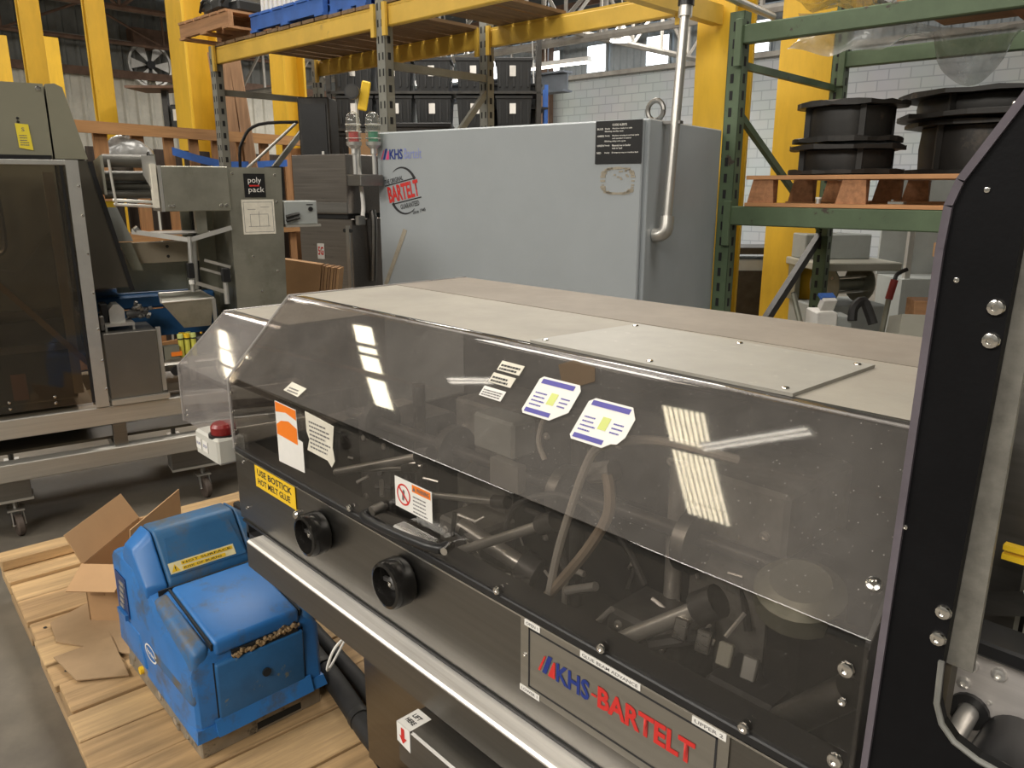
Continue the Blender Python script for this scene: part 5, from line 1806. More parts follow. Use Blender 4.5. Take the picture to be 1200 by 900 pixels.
# box axes: local +x runs to the far left in the picture, +y to the near left
flap((-bl / 2, bw / 2), (bl / 2, bw / 2), (0, 1), .115, R(28), .01)
flap((bl / 2, -bw / 2), (-bl / 2, -bw / 2), (0, -1), .125, R(4), .01)
flap((-bl / 2, -bw / 2), (-bl / 2, bw / 2), (-1, 0), .115, R(112), .004)
flap((bl / 2, bw / 2), (bl / 2, -bw / 2), (1, 0), .115, R(150), .004)
mb = MB()
mb.box(-bl / 2 - .0015, -bl / 2, .02, .07, .10, .15)
mb.build('handle_print', CBI, bx, smooth=0)

# ================================================================== BLUE GLUE MELTER
BLUE = mat('blue_plastic', (0.030, 0.165, 0.46), 0.40, var=0.14, scale=5, spot=(0.075, 0.085, 0.085), spot_t=0.54, spot_scale=6.5, spot_soft=0.16, rvar=0.12)
BLUE_D = mat('grimy_blue_plastic', (0.030, 0.135, 0.30), 0.5, var=0.2, scale=6, spot=(0.095, 0.092, 0.078), spot_t=0.47, spot_scale=6, spot_soft=0.2)
BLUE_S = mat('glue_splashed_blue', (0.028, 0.145, 0.36), 0.5, var=0.2, scale=8, spot=(0.20, 0.22, 0.17), spot_t=0.61, spot_scale=14, spot_soft=0.05)
CRUST = mat('glue_crust', (0.30, 0.20, 0.10), 0.6, var=0.45, scale=20, spot=(0.05, 0.03, 0.02), spot_t=0.55, spot_scale=16, bump=0.5)
DIRTYBASE = mat('dirty_base_metal', (0.30, 0.26, 0.20), 0.55, 0.4, var=0.3, scale=10, spot=(0.05, 0.045, 0.04), spot_t=0.56, spot_scale=12, spot_soft=0.08)
gm = thing('glue_melter', 'blue hot melt glue unit with a grimy cover standing on the pallet', 'glue melter', (-2.09, .745, .1385), 0)
# local: x from -.29 (rear) to .295 (front end), y -.185 .. .185, z above the deck
W = .183
ZB_ = .1385


def loft(sections, name, material, parent, sub=0):
    """sections: list of (x, [(y, z)...]) loops joined into a skin"""
    mb = MB()
    loops = [mb._v([(x, y, z) for y, z in lp]) for x, lp in sections]
    n = len(loops[0])
    for a, b in zip(loops, loops[1:]):
        for k in range(n):
            mb._f([a[k], a[(k + 1) % n], b[(k + 1) % n], b[k]])
    mb._f(loops[0][::-1])
    mb._f(loops[-1])
    return mb.build(name, material, parent, smooth=40)


def sec(y0, y1, zlo, zhi, c, ctop=None):
    c2 = ctop if ctop is not None else c
    return [(y0, zlo), (y1, zlo), (y1, zhi - c2), (y1 - c2 * .3, zhi - c2 * .3), (y1 - c2, zhi), (y0 + c2, zhi), (y0 + c2 * .3, zhi - c2 * .3), (y0, zhi - c2)]


# lower body runs the whole length; the tower rises behind the hopper lid
loft([(-.292, sec(-W + .012, W - .012, .105, .385, .014)), (-.280, sec(-W, W, .095, .400, .018)), (-.20, sec(-W, W, .092, .405, .018)), (-.115, sec(-W, W, .09, .405, .02)),
      (-.05, sec(-W, W, .088, .385, .05)), (.0, sec(-W, W, .085, .362, .055)), (.10, sec(-W, W, .078, .345, .058)), (.25, sec(-W, W, .068, .318, .06)), (.288, sec(-W + .004, W - .004, .066, .308, .055)), (.297, sec(-W + .014, W - .014, .07, .29, .045))],
     'lower_cover', BLUE, gm)


def rounded(mb, bev, seg=3):
    bmesh.ops.bevel(mb.bm, geom=mb.bm.edges[:], offset=bev, segments=seg, profile=.5, affect='EDGES', clamp_overlap=True)
    return mb


TOW = [(-.205, .37), (-.205, .465), (-.175, .500), (-.100, .505), (-.084, .492), (.002, .375), (.002, .34)]
LOW = [(-.195, .37), (-.195, .42), (-.165, .458), (-.105, .460), (-.094, .450), (-.015, .375), (-.015, .34)]
LOWR = [(-.195, .37), (-.195, .42), (-.150, .450), (-.075, .452), (-.062, .440), (.010, .375), (.010, .34)]
for nm, (ya, pa, yb, pb), mt in (('tower_cheek', (-.176, LOW, -.120, TOW), BLUE), ('tower_middle', (-.117, TOW, .122, TOW), BLUE_D), ('tower_cheek', (.125, TOW, .184, LOWR), BLUE_D)):
    rounded(MB().hexa([(x, ya, z) for x, z in pa], [(x, yb, z) for x, z in pb]), .014 if nm == 'tower_cheek' else .010).build(nm, mt, gm, smooth=50)
face = MB().slab(Fr((-.084, 0, .492), (0, 1, 0), (-.086, 0, .117)), [(-.108, -.128), (.115, -.128), (.098, -.016), (-.092, -.016)], -.002, .003).build('tower_face', BLUE_D, gm)
FW_ = Fr((-.084, 0, .492), (0, 1, 0), (-.086, 0, .117))
mb = MB().rect(FW_, -.105, .085, -.122, -.090, .0032, .0042).m(1)
mb.rect(FW_, -.070, .080, -.104, -.094, .0043, .0048)
mb.rect(FW_, -.070, .055, -.119, -.109, .0043, .0048)
mb._f(mb._v([FW_.p(u, v, .0046) for u, v in ((-.101, -.118), (-.077, -.118), (-.089, -.096))]))
mb.mi = 2
fit(mb, 'HOT SURFACE', FW_, -.066, -.1020, .14, .006, .0052, .01)
fit(mb, 'RISK OF BURNS', FW_, -.066, -.1170, .11, .006, .0052, .01)
fit(mb, '!', FW_, -.0905, -.1155, .003, .013, .0052, .03)
mb.build('hazard_label', [mat('pale_yellow_label', (0.80, 0.70, 0.40), 0.5, var=0.15, scale=30), LYELLOW, INK], face, smooth=0, label='yellow hazard label')
SEAM = mat('dark_seam', (0.012, 0.016, 0.02), 0.7)
# hopper lid: flat blue lid between two rounded shoulders
LZ0, LZ1 = .372, .330
lid = MB()
lid.hexa([(.012, -.118, LZ0 - .030), (.012, .122, LZ0 - .030), (.302, .122, LZ1 - .045), (.302, -.118, LZ1 - .045)],
         [(.012, -.118, LZ0), (.012, .122, LZ0), (.302, .122, LZ1), (.302, -.118, LZ1)])
bmesh.ops.bevel(lid.bm, geom=lid.bm.edges[:], offset=.012, segments=3, profile=.5, affect='EDGES')
lid.build('hopper_lid', BLUE, gm, smooth=50)
for y in (-.1215, .1255):
    MB().box(.012, .292, y - .0025, y + .0025, .28, .3).bar((.012, y, LZ0 - .016), (.294, y, LZ1 - .016), .005, .02).build('lid_seam', SEAM, gm, smooth=0)
MB().bar((.009, -.15, LZ0 - .014), (.009, .15, LZ0 - .014), .006, .02).build('lid_seam', SEAM, gm, smooth=0)
# front apron with slot and glue crust
ap = MB().hexa([(.292, -.122, .10), (.292, .125, .10), (.303, .125, .10), (.303, -.122, .10)], [(.292, -.122, .272), (.292, .125, .272), (.311, .125, .268), (.311, -.122, .268)])
bmesh.ops.bevel(ap.bm, geom=ap.bm.edges[:], offset=.006, segments=2, profile=.5, affect='EDGES')
apo = ap.build('front_apron', BLUE_S, gm, smooth=50)
for y in (-.1235, .1265):
    MB().box(.285, .2995, y - .0015, y + .0015, .08, .272).build('apron_seam', SEAM, gm, smooth=0)
MB().box(.290, .308, -.075, .110, .270, .290).build('lid_gap', SLOT, gm, smooth=0)
rr = random.Random(9)
mb = MB()
for k in range(26):
    y = -.07 + .18 * k / 25
    mb.obox((.306 + rr.uniform(-.003, .003), y, .2735 + rr.uniform(0, .009) + .012 * (k / 25)), (.012, rr.uniform(.008, .02), rr.uniform(.006, .014)), (rr.uniform(-1, 1), 0, rr.uniform(-1, 1)), .002)
o = mb.build('glue_crust', CRUST, gm)
o['kind'] = 'stuff'
MB().cyl((.308, .01, .19), (.314, .01, .19), .012, 12).build('screw_recess', SEAM, apo)
# lower skirt flares out along the front and side
MB().hexa([(-.06, -W - .004, .082), (.308, -W - .004, .064), (.310, W + .004, .066), (-.06, W + .004, .082)], [(-.06, -W + .002, .112), (.300, -W + .002, .096), (.300, W - .002, .096), (-.06, W - .002, .112)]).build('skirt', BLUE, gm, smooth=0)
mb = MB().hexa([(.300, -.135, .085), (.300, .14, .09), (.318, .14, .07), (.318, -.135, .066)], [(.300, -.135, .11), (.300, .14, .115), (.304, .14, .112), (.304, -.135, .106)])
mb.build('front_step', BLUE, gm, smooth=0)
# side details: control recess, oval badge, white lines
SD = Fr((0, -W - .0005, 0), (1, 0, 0), (0, 0, 1))
rc = MB().rect(SD, -.262, -.170, .215, .345, 0, .003).build('control_panel', mat('dark_blue_panel', (0.012, 0.045, 0.16), 0.4), gm, smooth=0)
mb = MB()
for k in range(5):
    mb.rect(SD, -.235 + .004 * k, -.205 + .006 * k, .235 + .020 * k, .247 + .020 * k, .0032, .006)
mb.build('control_keys', [ALU], rc, smooth=0)
MB().rect(SD, -.255, -.18, .208, .225, .003, .012).build('panel_ledge', BLUE, rc, smooth=0)
MB().rect(SD, -.246, -.165, .130, .136, .0005, .0012).build('white_line', PAPER, gm, smooth=0)
mb = MB().rect(SD, -.225, -.180, .182, .186, .0005, .0012).rect(SD, -.222, -.176, .172, .176, .0005, .0012)
mb.build('small_print', INKPALE, gm, smooth=0)
n = 28
mb = MB()
bc = (-.010, .178)
poly_o = [(bc[0] + .046 * math.cos(2 * math.pi * k / n), bc[1] + .026 * math.sin(2 * math.pi * k / n)) for k in range(n)]
poly_i = [(bc[0] + .040 * math.cos(2 * math.pi * k / n), bc[1] + .021 * math.sin(2 * math.pi * k / n)) for k in range(n)]
for k in range(n):
    j = (k + 1) % n
    mb._f(mb._v([SD.p(*poly_o[k], .0012), SD.p(*poly_o[j], .0012), SD.p(*poly_i[j], .0012), SD.p(*poly_i[k], .0012)]))
fit(mb, 'Nordson', SD, bc[0] - .032, bc[1] - .007, .064, .015, .0014, .02)
mb.build('oval_badge', PAPER, gm, smooth=0, label='white oval badge')
rounded(MB().hexa([(-.288, -W - .006, .10), (-.06, -W - .006, .10), (-.06, -W + .02, .10), (-.288, -W + .02, .10)], [(-.290, -W - .003, .20), (-.10, -W - .003, .20), (-.10, -W + .02, .20), (-.290, -W + .02, .20)]), .006).build('side_step', BLUE, gm, smooth=50)
GRIME = mat('grimy_blue_shoulder', (0.035, 0.14, 0.33), 0.5, var=0.2, scale=8, spot=(0.115, 0.11, 0.098), spot_t=0.455, spot_scale=9, spot_soft=0.16)
for ya, yb in ((-.187, -.1255), (.1290, .187)):
    s_ = -1 if ya < 0 else 1
    yo, yi = (ya, yb) if s_ < 0 else (yb, ya)
    rounded(MB().hexa([(.006, yo, .16), (.294, yo, .16), (.294, yi, .16), (.006, yi, .16)],
                      [(.006, yo - s_ * .020, .352), (.294, yo - s_ * .016, .312), (.294, yi, .322), (.006, yi, .364)]), .016).build('rounded_shoulder', GRIME, gm, smooth=50)
# base
mb = MB().box(-.275, .288, -.174, .174, 0, .10, .004)
mb.build('base_pan', DIRTYBASE, gm)
for (y0, y1, z0, z1) in ((-.02, .11, .062, .080), (-.02, .11, .012, .032)):
    MB().box(.287, .2895, y0, y1, z0, z1).build('vent_slot', SLOT, gm, smooth=0)
mb = MB()
for k in range(16):
    x = -.26 + .034 * k
    mb.obox((x, -.168 + rr.uniform(-.004, .004), rr.uniform(.02, .075)), (rr.uniform(.02, .05), .012, rr.uniform(.015, .05)), (rr.uniform(-.3, .3), rr.uniform(-.4, .4), 0), .003)
o = mb.build('pump_clutter', DIRTYBASE, gm)
o['kind'] = 'stuff'
for k, (x, y, z) in enumerate(((-.15, -.172, .05), (.02, -.172, .06), (.13, -.172, .035))):
    MB().cyl((x, y, z), (x, y - .012, z), .012, 10).build('hose_port', (LYELLOW, ALU, ALU)[k], gm)
MB().box(-.22, -.12, W - .01, W + .012, .42, .47, .004).build('latch', BLACK, gm)
MB().box(-.10, -.04, W - .01, W + .012, .36, .40, .004).build('latch', BLACK, gm)

# heated hose on the pallet
hs = thing('glue_hose', 'thick black heated hose running from behind the blue melter along the pallet', 'hose', (-1.75, .98, .14), 0, worldspace=True)
MB().tube([(-2.15, 1.00, .20), (-1.98, .985, .195), (-1.78, .965, .18), (-1.58, .93, .176), (-1.40, .90, .176), (-1.25, .86, .10), (-1.1, .80, .05)], .030, 14, 6).build('hose_sleeve', RUBBER, hs)
MB().tube([(-2.15, 1.06, .19), (-1.95, 1.05, .17), (-1.75, 1.03, .165), (-1.55, .99, .165), (-1.40, .965, .165), (-1.2, .93, .06), (-1.0, .86, .04)], .024, 12, 6).build('hose_sleeve', RUBBER, hs)
for p in ((-1.88, .975, .188), (-1.62, .937, .178), (-1.45, .909, .176)):
    MB().tube([(p[0] - .012, p[1] + .002, p[2]), (p[0] + .012, p[1] - .002, p[2])], .0325, 14).build('tie_band', DARKMETAL, hs)

# ================================================================== STAINLESS WRAPPING MACHINE (left)
OLIVE = mat('olive_grey_enamel', (0.235, 0.225, 0.165), 0.42, var=0.07, scale=3, spot=(0.30, 0.28, 0.20), spot_t=0.66, spot_scale=3)
SMOKEPANE = acrylic('smoked_door', (0.60, 0.55, 0.48), 0.045, (0.34, 0.31, 0.25), rough=0.05, spots=0.2)
RAIL = steel('rail_stainless', (0.60, 0.575, 0.525), 0.38, 'x', streak=0.10, metal=0.75)
TAN = mat('tan_sheet', (0.36, 0.31, 0.23), 0.45, 0.3, var=0.12, scale=5)
BLUEBELT = mat('blue_conveyor_belt', (0.015, 0.085, 0.22), 0.5, var=0.15, scale=4)
ROLL = mat('grey_roller', (0.12, 0.115, 0.10), 0.4, 0.4, var=0.25, scale=8)
wm = thing('wrapping_machine', 'stainless wrapping machine on casters at the left with olive hood and smoked door', 'machine', (-4.0, .6, 0), R(80.5))
MB().box(-1.9, 1.36, .0, .08, .478, .570, .004).build('upper_rail', RAIL, wm)
MB().box(-1.9, 1.36, -.03, .05, .283, .368, .004).build('lower_rail', RAIL, wm)
MB().box(-1.9, 1.36, .80, .88, .478, .570, .004).build('upper_rail', RAIL, wm)
MB().box(-1.9, 1.36, .80, .88, .283, .368, .004).build('lower_rail', RAIL, wm)
for x in (-1.6, -.7, .42, 1.25):
    MB().box(x, x + .07, .05, .80, .30, .36).build('cross_tube', STEEL_DARK, wm, smooth=0)
    MB().box(x, x + .06, .0, .05, .37, .478).build('rail_post', STEEL_DARK, wm, smooth=0)
MB().box(-1.9, .36, .08, .80, .53, .565).build('drip_tray', STEEL_DARK, wm, smooth=0)
MB().box(-1.9, 1.3, .06, .80, .392, .405).build('lower_tray', mat('dark_tray', (0.045, 0.038, 0.026), 0.4, 0.4, var=0.4, scale=3), wm, smooth=0)  # tray run on as a dark sheet standing in for shade under the frame
MB().box(-.4, .55, .30, .34, .405, .435).build('tray_lip', TAN, wm, smooth=0)


def caster(x, y, yaw):
    c = MB().lathe([(0, -.016), (.046, -.016), (.052, -.010), (.052, .010), (.046, .016), (0, .016)], (x, y, .052), (math.cos(yaw), math.sin(yaw), 0), 22).build('caster_wheel', mat('brown_caster_rubber', (0.10, 0.075, 0.06), 0.6, var=0.3) if 'brown_caster_rubber' not in bpy.data.materials else bpy.data.materials['brown_caster_rubber'], wm)
    ax, ay = math.cos(yaw), math.sin(yaw)
    fk = MB()
    for s_ in (-.024, .024):
        fk.bar((x + ax * s_, y + ay * s_, .05), (x + ax * s_ * .9 - ay * .02, y + ay * s_ * .9 + ax * .02, .125), .004, .03)
    fk.obox((x - ay * .02, y + ax * .02, .128), (.07, .07, .008))
    fk.build('caster_fork', ALU, wm)
    MB().cyl((x - ax * .03, y - ay * .03, .052), (x + ax * .03, y + ay * .03, .052), .008, 8).build('axle', CHROME, wm)
    MB().cyl((x - ay * .02, y + ax * .02, .13), (x - ay * .02, y + ax * .02, .22), .014, 10).build('stem', STEEL_DARK, wm)


for (x, y) in ((-.02, .03), (.82, .03), (-.02, .82), (.82, .82), (-1.7, .03)):
    caster(x, y, R(12))
    MB().box(x - .16, x + .07, y - .05, y + .06, .195, .283, .002).build('caster_bracket', STEEL_DARK, wm)
    MB().box(x - .16, x + .075, y - .055, y + .06, .185, .195).build('bracket_lip', RAIL, wm, smooth=0)

# olive hood
hood = MB().prism([(-1.9, .60), (-1.9, 2.04), (.340, 2.04), (.340, 1.10), (.30, .60)], 'y', .14, .90).build('olive_hood', OLIVE, wm, smooth=0)
hs2 = MB().prism([(.348, 1.72), (.348, 2.04), (.385, 2.045), (.415, 2.03), (.480, 1.72)], 'y', .14, .90).build('hood_side', OLIVE, wm, smooth=0)
MB().prism([(.348, 1.12), (.348, 1.715), (.481, 1.715), (.590, 1.12)], 'y', .145, .90).build('dark_side_panel', mat('dark_olive_panel', (0.065, 0.058, 0.045), 0.3, var=0.15, scale=3), wm, smooth=0)
MB().bar((.485, .15, 1.71), (.60, .15, 1.10), .02, .02, up=(0, 1, 0)).build('side_gasket', BLACK, wm)
MB().box(-1.9, .335, .132, .14, 1.715, 1.735).build('hood_seam', BLACK, wm, smooth=0)
bolt(hood, (.32, .14, 2.02), (0, -1, 0), .012, .008)
for z in (1.875, 1.89):
    bolt(hood, (.225, .14, z), (0, -1, 0), .006, .004, material=DARKMETAL)
TG = Fr((0, .138, 0), (1, 0, 0), (0, 0, 1))
mb = MB().slab(TG, [(.215, 1.765), (.268, 1.755), (.262, 1.865), (.212, 1.868)], .0005, .0015).m(1)
fit(mb, 'S', TG, .233, 1.835, .012, .016, .002, .01)
printlines(mb, TG, .222, 1.775, .036, .05, 5, .002, .4, 3)
mb.build('yellow_tag', [mat('bright_yellow_tag', (0.85, 0.68, 0.05), 0.5), INKGREY], hood, smooth=0, label='hanging yellow tag')
# smoked door with aluminium post
dr = MB().box(-1.9, .372, .0, .008, .60, 1.690).build('smoked_door', SMOKEPANE, wm, smooth=0)
MB().box(-1.9, .385, -.008, .014, 1.690, 1.712, .002).build('door_top_rail', ALU, wm)
po = MB().hexa([(.362, -.012, .575), (.418, -.012, .575), (.418, .02, .575), (.362, .02, .575)], [(.374, -.012, 1.712), (.424, -.012, 1.712), (.424, .02, 1.712), (.374, .02, 1.712)]).build('door_post', ALU, wm, smooth=0)
MB().box(.350, .362, -.004, .018, .60, 1.69).build('door_gasket', BLACK, wm, smooth=0)
for z in (.66, .80, .95, 1.12, 1.30, 1.47, 1.60):
    bolt(po, (.414, -.012, z), (0, -1, 0), .006, .005)
for z in (.64, .67):
    for x in (.02, .2):
        bolt(dr, (x, 0, z - .02), (0, -1, 0), .007, .004)
# what shows behind the door
MB().box(-1.85, .30, .085, .10, .62, 1.0).build('inner_panel', DARKMETAL, wm, smooth=0)
MB().bar((.02, .06, 1.22), (.36, .05, .78), .025, .012, up=(0, 1, 0)).build('diagonal_arm', mat('brass_arm', (0.32, 0.21, 0.08), 0.45, 0.5), wm)
MB().box(.285, .325, .06, .10, .64, 1.66).build('inner_post', TAN, wm, smooth=0)
MB().box(.04, .10, .06, .08, .64, .76).build('brown_plate', mat('reddish_plate', (0.30, 0.13, 0.07), 0.5), wm, smooth=0)
MB().tube([(.10, .08, 1.66), (.105, .08, 1.40), (.08, .08, 1.31), (-.05, .08, 1.30)], .010, 8, 4).build('bent_tube', STEEL_DARK, wm)
MB().box(-.4, .25, .06, .10, 1.02, 1.05).build('inner_rail', STEEL_DARK, wm, smooth=0)
MB().box(-.4, .30, .05, .09, .86, .89).build('inner_rail', STEEL_DARK, wm, smooth=0)
MB().slab(Fr((0, .12, 0), (1, 0, 0), (0, 0, 1)), [(-.2, 1.05), (.28, 1.05), (.28, 1.40), (.14, 1.22), (-.2, 1.30)], 0, .01).build('folding_plate', OLIVEG, wm, smooth=0)
# grey drive box beside the post
gb = MB().box(.43, .665, .0, .30, .60, .922, .004).build('drive_box', mat('drive_box_steel', (0.24, 0.225, 0.20), 0.4, 0.85, var=0.08, scale=4), wm)
MB().box(.43, .69, -.02, .32, .575, .60).build('box_foot_plate', RAIL, wm, smooth=0)
MB().box(.665, .685, .01, .03, .61, .93).build('corner_strip', ALU, wm, smooth=0)
MB().box(.45, .58, .05, .20, .945, .958).build('motor_tray', RAIL, gb, smooth=0)
for x in (.455, .575):
    MB().box(x - .005, x + .005, .06, .07, .922, .945).build('tray_leg', ALU, gb, smooth=0)
MB().prism([(.478, .958), (.478, 1.02), (.500, 1.045), (.525, 1.045), (.545, 1.02), (.545, .958)], 'y', .09, .2).build('bearing_block', ALU, gb)
MB().box(.445, .478, .1, .2, .958, 1.05, .005).build('black_motor', BLACK, gb)
MB().box(.43, .45, .05, .1, .93, 1.0, .004).build('clamp', STEEL_DARK, gb)
MB().cyl((.56, .16, .98), (.66, .16, .99), .022, 12).build('coupling', GREASY, gb)
mb = MB()
rr = random.Random(14)
for k in range(14):
    mb.obox((.62 + rr.uniform(-.03, .05), .14 + rr.uniform(-.03, .03), 1.0 + rr.uniform(-.04, .04)), (.018, .02, .022), (rr.uniform(0, 2), rr.uniform(0, 2), 0), .003)
o = mb.build('valve_cluster', STEEL_DARK, gb)
o['kind'] = 'stuff'
# deck, brackets, yellow capsules
MB().box(.69, 1.05, .02, .30, .60, .64).build('deck_plate', STEEL_DARK, wm, smooth=0)
MB().box(.69, 1.05, .02, .30, .745, .765).build('deck_plate', RAIL, wm, smooth=0)
MB().box(.69, .76, .0, .05, .765, .83).build('deck_block', OLIVEG, wm, smooth=0)
MB().box(.72, .77, -.005, .04, .78, .80).build('orange_block', ORANGE, wm, smooth=0)
MB().cyl((.73, .0, .71), (.73, -.03, .71), .024, 14).build('black_knob', BLACK, wm)
for x in (.80, .95):
    MB().box(x, x + .03, .02, .05, .60, .745).build('deck_leg', ALU, wm, smooth=0)
for k, (x, y) in enumerate(((.775, .03), (.805, .03), (.835, .03), (.79, .07), (.82, .07))):
    cp = MB().cyl((x, y, .766), (x, y, .86), .013, 12).build('yellow_capsule', mat('pale_yellow_capsule', (0.62, 0.60, 0.10), 0.4) if 'pale_yellow_capsule' not in bpy.data.materials else bpy.data.materials['pale_yellow_capsule'], wm)
    MB().cyl((x, y, .86), (x, y, .882), .0145, 12).build('cap', LYELLOW if k % 2 else LIMEY, cp)
    MB().cyl((x, y, .855), (x, y, .861), .0148, 12).build('black_ring', BLACK, cp)
MB().box(.84, .95, .02, .12, .765, .86, .01).build('dark_actuator', GREASY, wm)
# chute
ch = MB()
ch.hexa([(.80, .04, .91), (.93, .04, .91), (.93, .20, .93), (.82, .20, .93)], [(.705, .02, 1.045), (.95, .02, 1.05), (.95, .30, 1.055), (.74, .30, 1.055)])
ch.build('steel_chute', GALV, wm, smooth=0)
MB().tube([(.705, .02, 1.047), (.95, .02, 1.052), (.95, .30, 1.057), (.74, .30, 1.057), (.705, .02, 1.047)], .006, 6).build('chute_rim', RAIL, wm)
MB().box(.94, .955, .0, .02, .92, 1.05).build('chute_post', ALU, wm, smooth=0)
# belt conveyor and sheets behind
MB().box(.36, 1.02, .30, .72, .985, 1.055, .01).build('blue_belt', BLUEBELT, wm)
MB().box(.36, 1.02, .28, .30, .84, .98).build('belt_side', BLUEBELT, wm, smooth=0)
MB().box(.40, 1.02, .62, .64, 1.06, 1.12).build('belt_guard', TAN, wm, smooth=0)
MB().box(.60, .95, .26, .28, 1.22, 1.325).build('tan_cross_sheet', TAN, wm, smooth=0)
for z in (1.25, 1.30):
    bolt(wm, (.80, .26, z), (0, -1, 0), .008, .005, material=DARKMETAL)
MB().box(.56, .95, .40, .42, 1.06, 1.22).build('olive_cross_sheet', OLIVEG, wm, smooth=0)
MB().slab(Fr((0, .24, 0), (1, 0, 0), (0, 0, 1)), [(.52, 1.50), (.585, 1.50), (.64, 1.335), (.57, 1.335)], 0, .02).build('grey_arm_plate', PALEGREY, wm, smooth=0)
MB().slab(Fr((0, .24, 0), (1, 0, 0), (0, 0, 1)), [(.575, 1.33), (.63, 1.33), (.67, 1.19), (.62, 1.19)], 0, .02).build('grey_arm_plate', OLIVEG, wm, smooth=0)
MB().box(.52, .58, .22, .25, 1.50, 1.53).build('yellow_block', LYELLOW, wm, smooth=0)
# roller stand
MB().slab(Fr((.53, 0, 0), (0, 1, 0), (0, 0, 1)), [(.12, 1.56), (.30, 1.56), (.42, 1.72), (.12, 1.74)], 0, .01).build('roller_side_plate', GALV, wm, smooth=0)
MB().slab(Fr((.745, 0, 0), (0, 1, 0), (0, 0, 1)), [(.05, 1.50), (.12, 1.50), (.42, 1.70), (.42, 1.75), (.05, 1.745)], 0, .01).build('roller_side_plate', GALV, wm, smooth=0)
for (y, z, r_) in ((.15, 1.715, .030), (.22, 1.645, .026), (.26, 1.60, .028), (.22, 1.56, .020)):
    MB().cyl((.54, y, z), (.745, y, z), r_, 16).build('roller', ROLL, wm)
for (y, z) in ((.13, 1.535), (.11, 1.515)):
    MB().cyl((.56, y, z), (.80, y - .03, z - .015), .008, 10).build('rod', SHAFT, wm)
MB().tube([(.735, .10 + .025 * math.cos(2 * math.pi * k / 14), 1.73 + .025 * math.sin(2 * math.pi * k / 14)) for k in range(15)], .006, 6, cap=False).build('eye_ring', BLACK, wm)
MB().tube([(.56, .10, 1.72), (.565, .10, 1.60), (.57, .10, 1.52)], .006, 8).build('thin_rod', SHAFT, wm)
MB().slab(Fr((0, .03, 0), (1, 0, 0), (0, 0, 1)), [(.690, 1.738), (.745, 1.738), (.776, 1.49), (.762, 1.49), (.690, 1.65)], 0, .012).build('corner_plate', ALU, wm, smooth=0)
# film head and tower
MB().box(.762, 1.065, -.02, .22, 1.482, 1.692, .003).build('head_box', GALV, wm)
MB().box(.748, .762, -.02, .22, 1.482, 1.694).build('head_end_plate', ALU, wm, smooth=0)
MB().box(.72, .742, -.01, .05, 1.50, 1.70).build('white_strip', PAPER2, wm, smooth=0)
for x in (.785, .80, 1.02, 1.045):
    bolt(wm, (x, -.02, 1.507), (0, -1, 0), .009, .006)
tw = MB().hexa([(1.055, 0, .62), (1.305, 0, .62), (1.305, .50, .62), (1.055, .50, .62)], [(1.066, 0, 1.690), (1.336, 0, 1.690), (1.336, .50, 1.690), (1.066, .50, 1.690)]).build('tower', GALV, wm, smooth=0)
for x, z in ((1.09, 1.66), (1.30, 1.655), (1.16, 1.25), (1.19, 1.07), (1.28, 1.17), (1.30, 1.52)):
    bolt(tw, (x, 0, z), (0, -1, 0), .007, .005)
TWF = Fr((0, -.0005, 0), (1, 0, 0), (0, 0, 1))
mb = MB().rect(TWF, 1.143, 1.248, 1.545, 1.66, .0005, .002).m(1)
fit(mb, 'poly', TWF, 1.163, 1.607, .066, .036, .0025, 0)
fit(mb, 'pack', TWF, 1.163, 1.562, .078, .034, .0025, 0)
mb.m(2).rect(TWF, 1.168, 1.218, 1.598, 1.605, .0022, .0026)
mb.build('maker_plate', [BLACK, PAPER, INKRED], tw, smooth=0, label='black square plate with thin white and red lettering')
mb = MB().rect(TWF, 1.122, 1.285, 1.362, 1.534, .0005, .0016).m(1)
for (u0, u1, v0, v1) in ((1.130, 1.277, 1.372, 1.374), (1.130, 1.277, 1.520, 1.522), (1.130, 1.132, 1.372, 1.522), (1.275, 1.277, 1.372, 1.522),
                         (1.15, 1.26, 1.40, 1.402), (1.16, 1.162, 1.40, 1.46), (1.205, 1.207, 1.40, 1.475), (1.16, 1.25, 1.46, 1.462), (1.25, 1.252, 1.40, 1.462), (1.15, 1.19, 1.485, 1.487), (1.215, 1.26, 1.495, 1.497)):
    mb.rect(TWF, u0, u1, v0, v1, .0017, .0019)
mb.build('diagram_sheet', [PAPER2, INKGREY], tw, smooth=0, label='yellowed sheet with a line diagram')
sb = MB().box(1.338, 1.512, .0, .16, 1.405, 1.525, .004).build('side_box', PALEGREY, wm)
MB().box(1.338, 1.525, -.01, .16, 1.392, 1.404).build('side_box_lip', RAIL, wm, smooth=0)
MB().cyl((1.475, 0, 1.483), (1.475, -.008, 1.483), .012, 14).build('round_socket', BLACK, sb)
MB().rect(Fr((0, -.0005, 0), (1, 0, 0), (0, 0, 1)), 1.455, 1.49, 1.503, 1.508, .0, .001).build('socket_label', INK, sb, smooth=0)
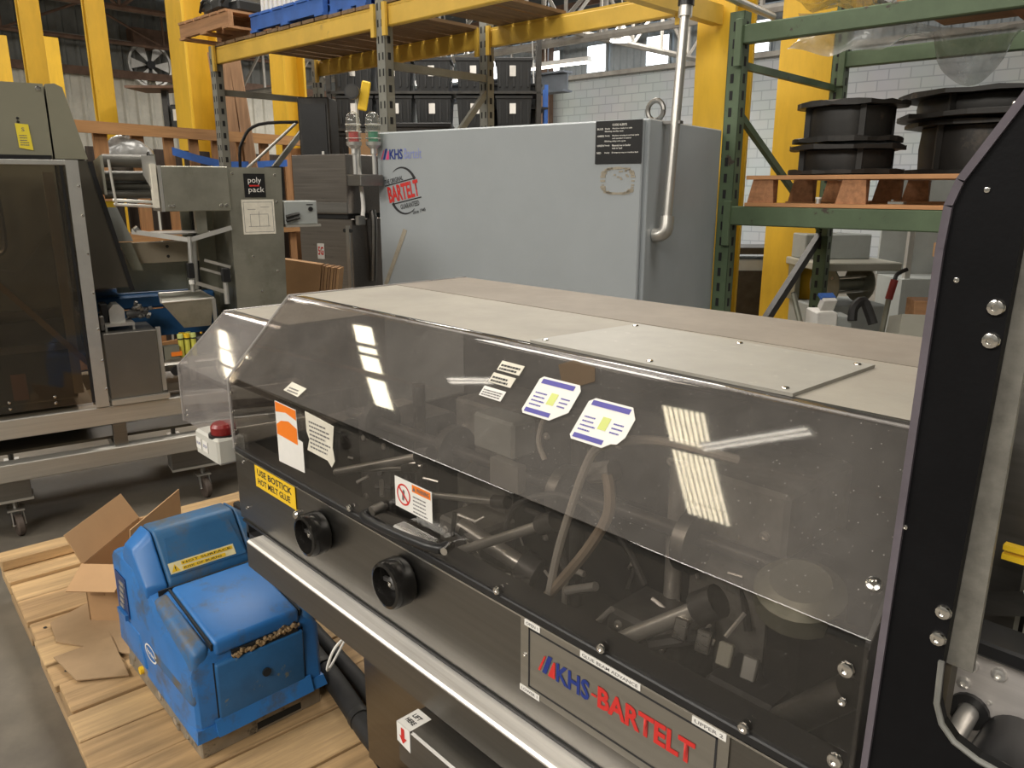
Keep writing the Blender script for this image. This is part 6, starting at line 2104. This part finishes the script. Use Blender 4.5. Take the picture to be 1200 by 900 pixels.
for z in (1.455, 1.435):
    MB().tube([(1.34, -.012, z - .01), (1.38, -.014, z), (1.41, -.012, z + .005)], .009, 8, 3).build('cable_stub', DARKMETAL, sb)
MB().box(1.338, 1.40, .18, .3, 1.535, 1.70).build('black_column', BLACK, wm, smooth=0)
# film arms under the head
MB().bar((.63, .15, 1.385), (.86, .02, 1.345), .012, .022).build('film_arm', ALU, wm)
MB().bar((.87, .02, 1.345), (1.06, -.02, 1.40), .012, .022).build('film_arm', ALU, wm)
MB().slab(Fr((0, 0, 1.37), (1, 0, 0), (0, 1, 0)), [(.66, .14), (.86, .04), (1.04, .10), (.95, .30), (.75, .32)], 0, .006).build('film_plate', STEEL_DARK, wm, smooth=0)
MB().cyl((.865, .02, 1.36), (.855, .02, 1.09), .011, 10).build('vertical_rod', ALU, wm)
MB().cyl((.885, .05, 1.34), (.875, .05, 1.10), .016, 10).build('vertical_rod', ALU, wm)
MB().box(.91, .96, .05, .1, 1.37, 1.49).build('hanger_plate', GALV, wm, smooth=0)
MB().cyl((.64, .15, 1.385), (.66, .15, 1.40), .018, 10).build('pivot', CHROME, wm)
bk = MB().box(.835, .865, -.02, .02, 1.16, 1.235, .004).build('sensor_block', BLACK, wm)
MB().cyl((.85, 0, 1.13), (.85, 0, 1.15), .012, 10).build('sensor_tip', PAPER, bk)
bk = MB().box(.995, 1.035, -.02, .02, 1.13, 1.20, .004).build('sensor_block', BLACK, wm)
MB().cyl((1.01, 0, 1.02), (1.01, 0, 1.13), .013, 10).build('white_cylinder', ALU, bk)
MB().bar((.87, .0, 1.135), (1.02, .0, 1.075), .010, .018).build('film_arm', RAIL, wm)
MB().bar((.93, .05, 1.24), (1.05, .03, 1.20), .010, .014).build('film_arm', RAIL, wm)
MB().bar((.91, .06, 1.20), (1.05, .04, 1.15), .010, .012).build('film_arm', RAIL, wm)
MB().box(.94, .955, .30, .34, 1.06, 1.48).build('dark_back_post', BLACK, wm, smooth=0)
MB().box(.90, 1.06, .36, .38, .90, 1.48).build('olive_back_sheet', OLIVEG, wm, smooth=0)
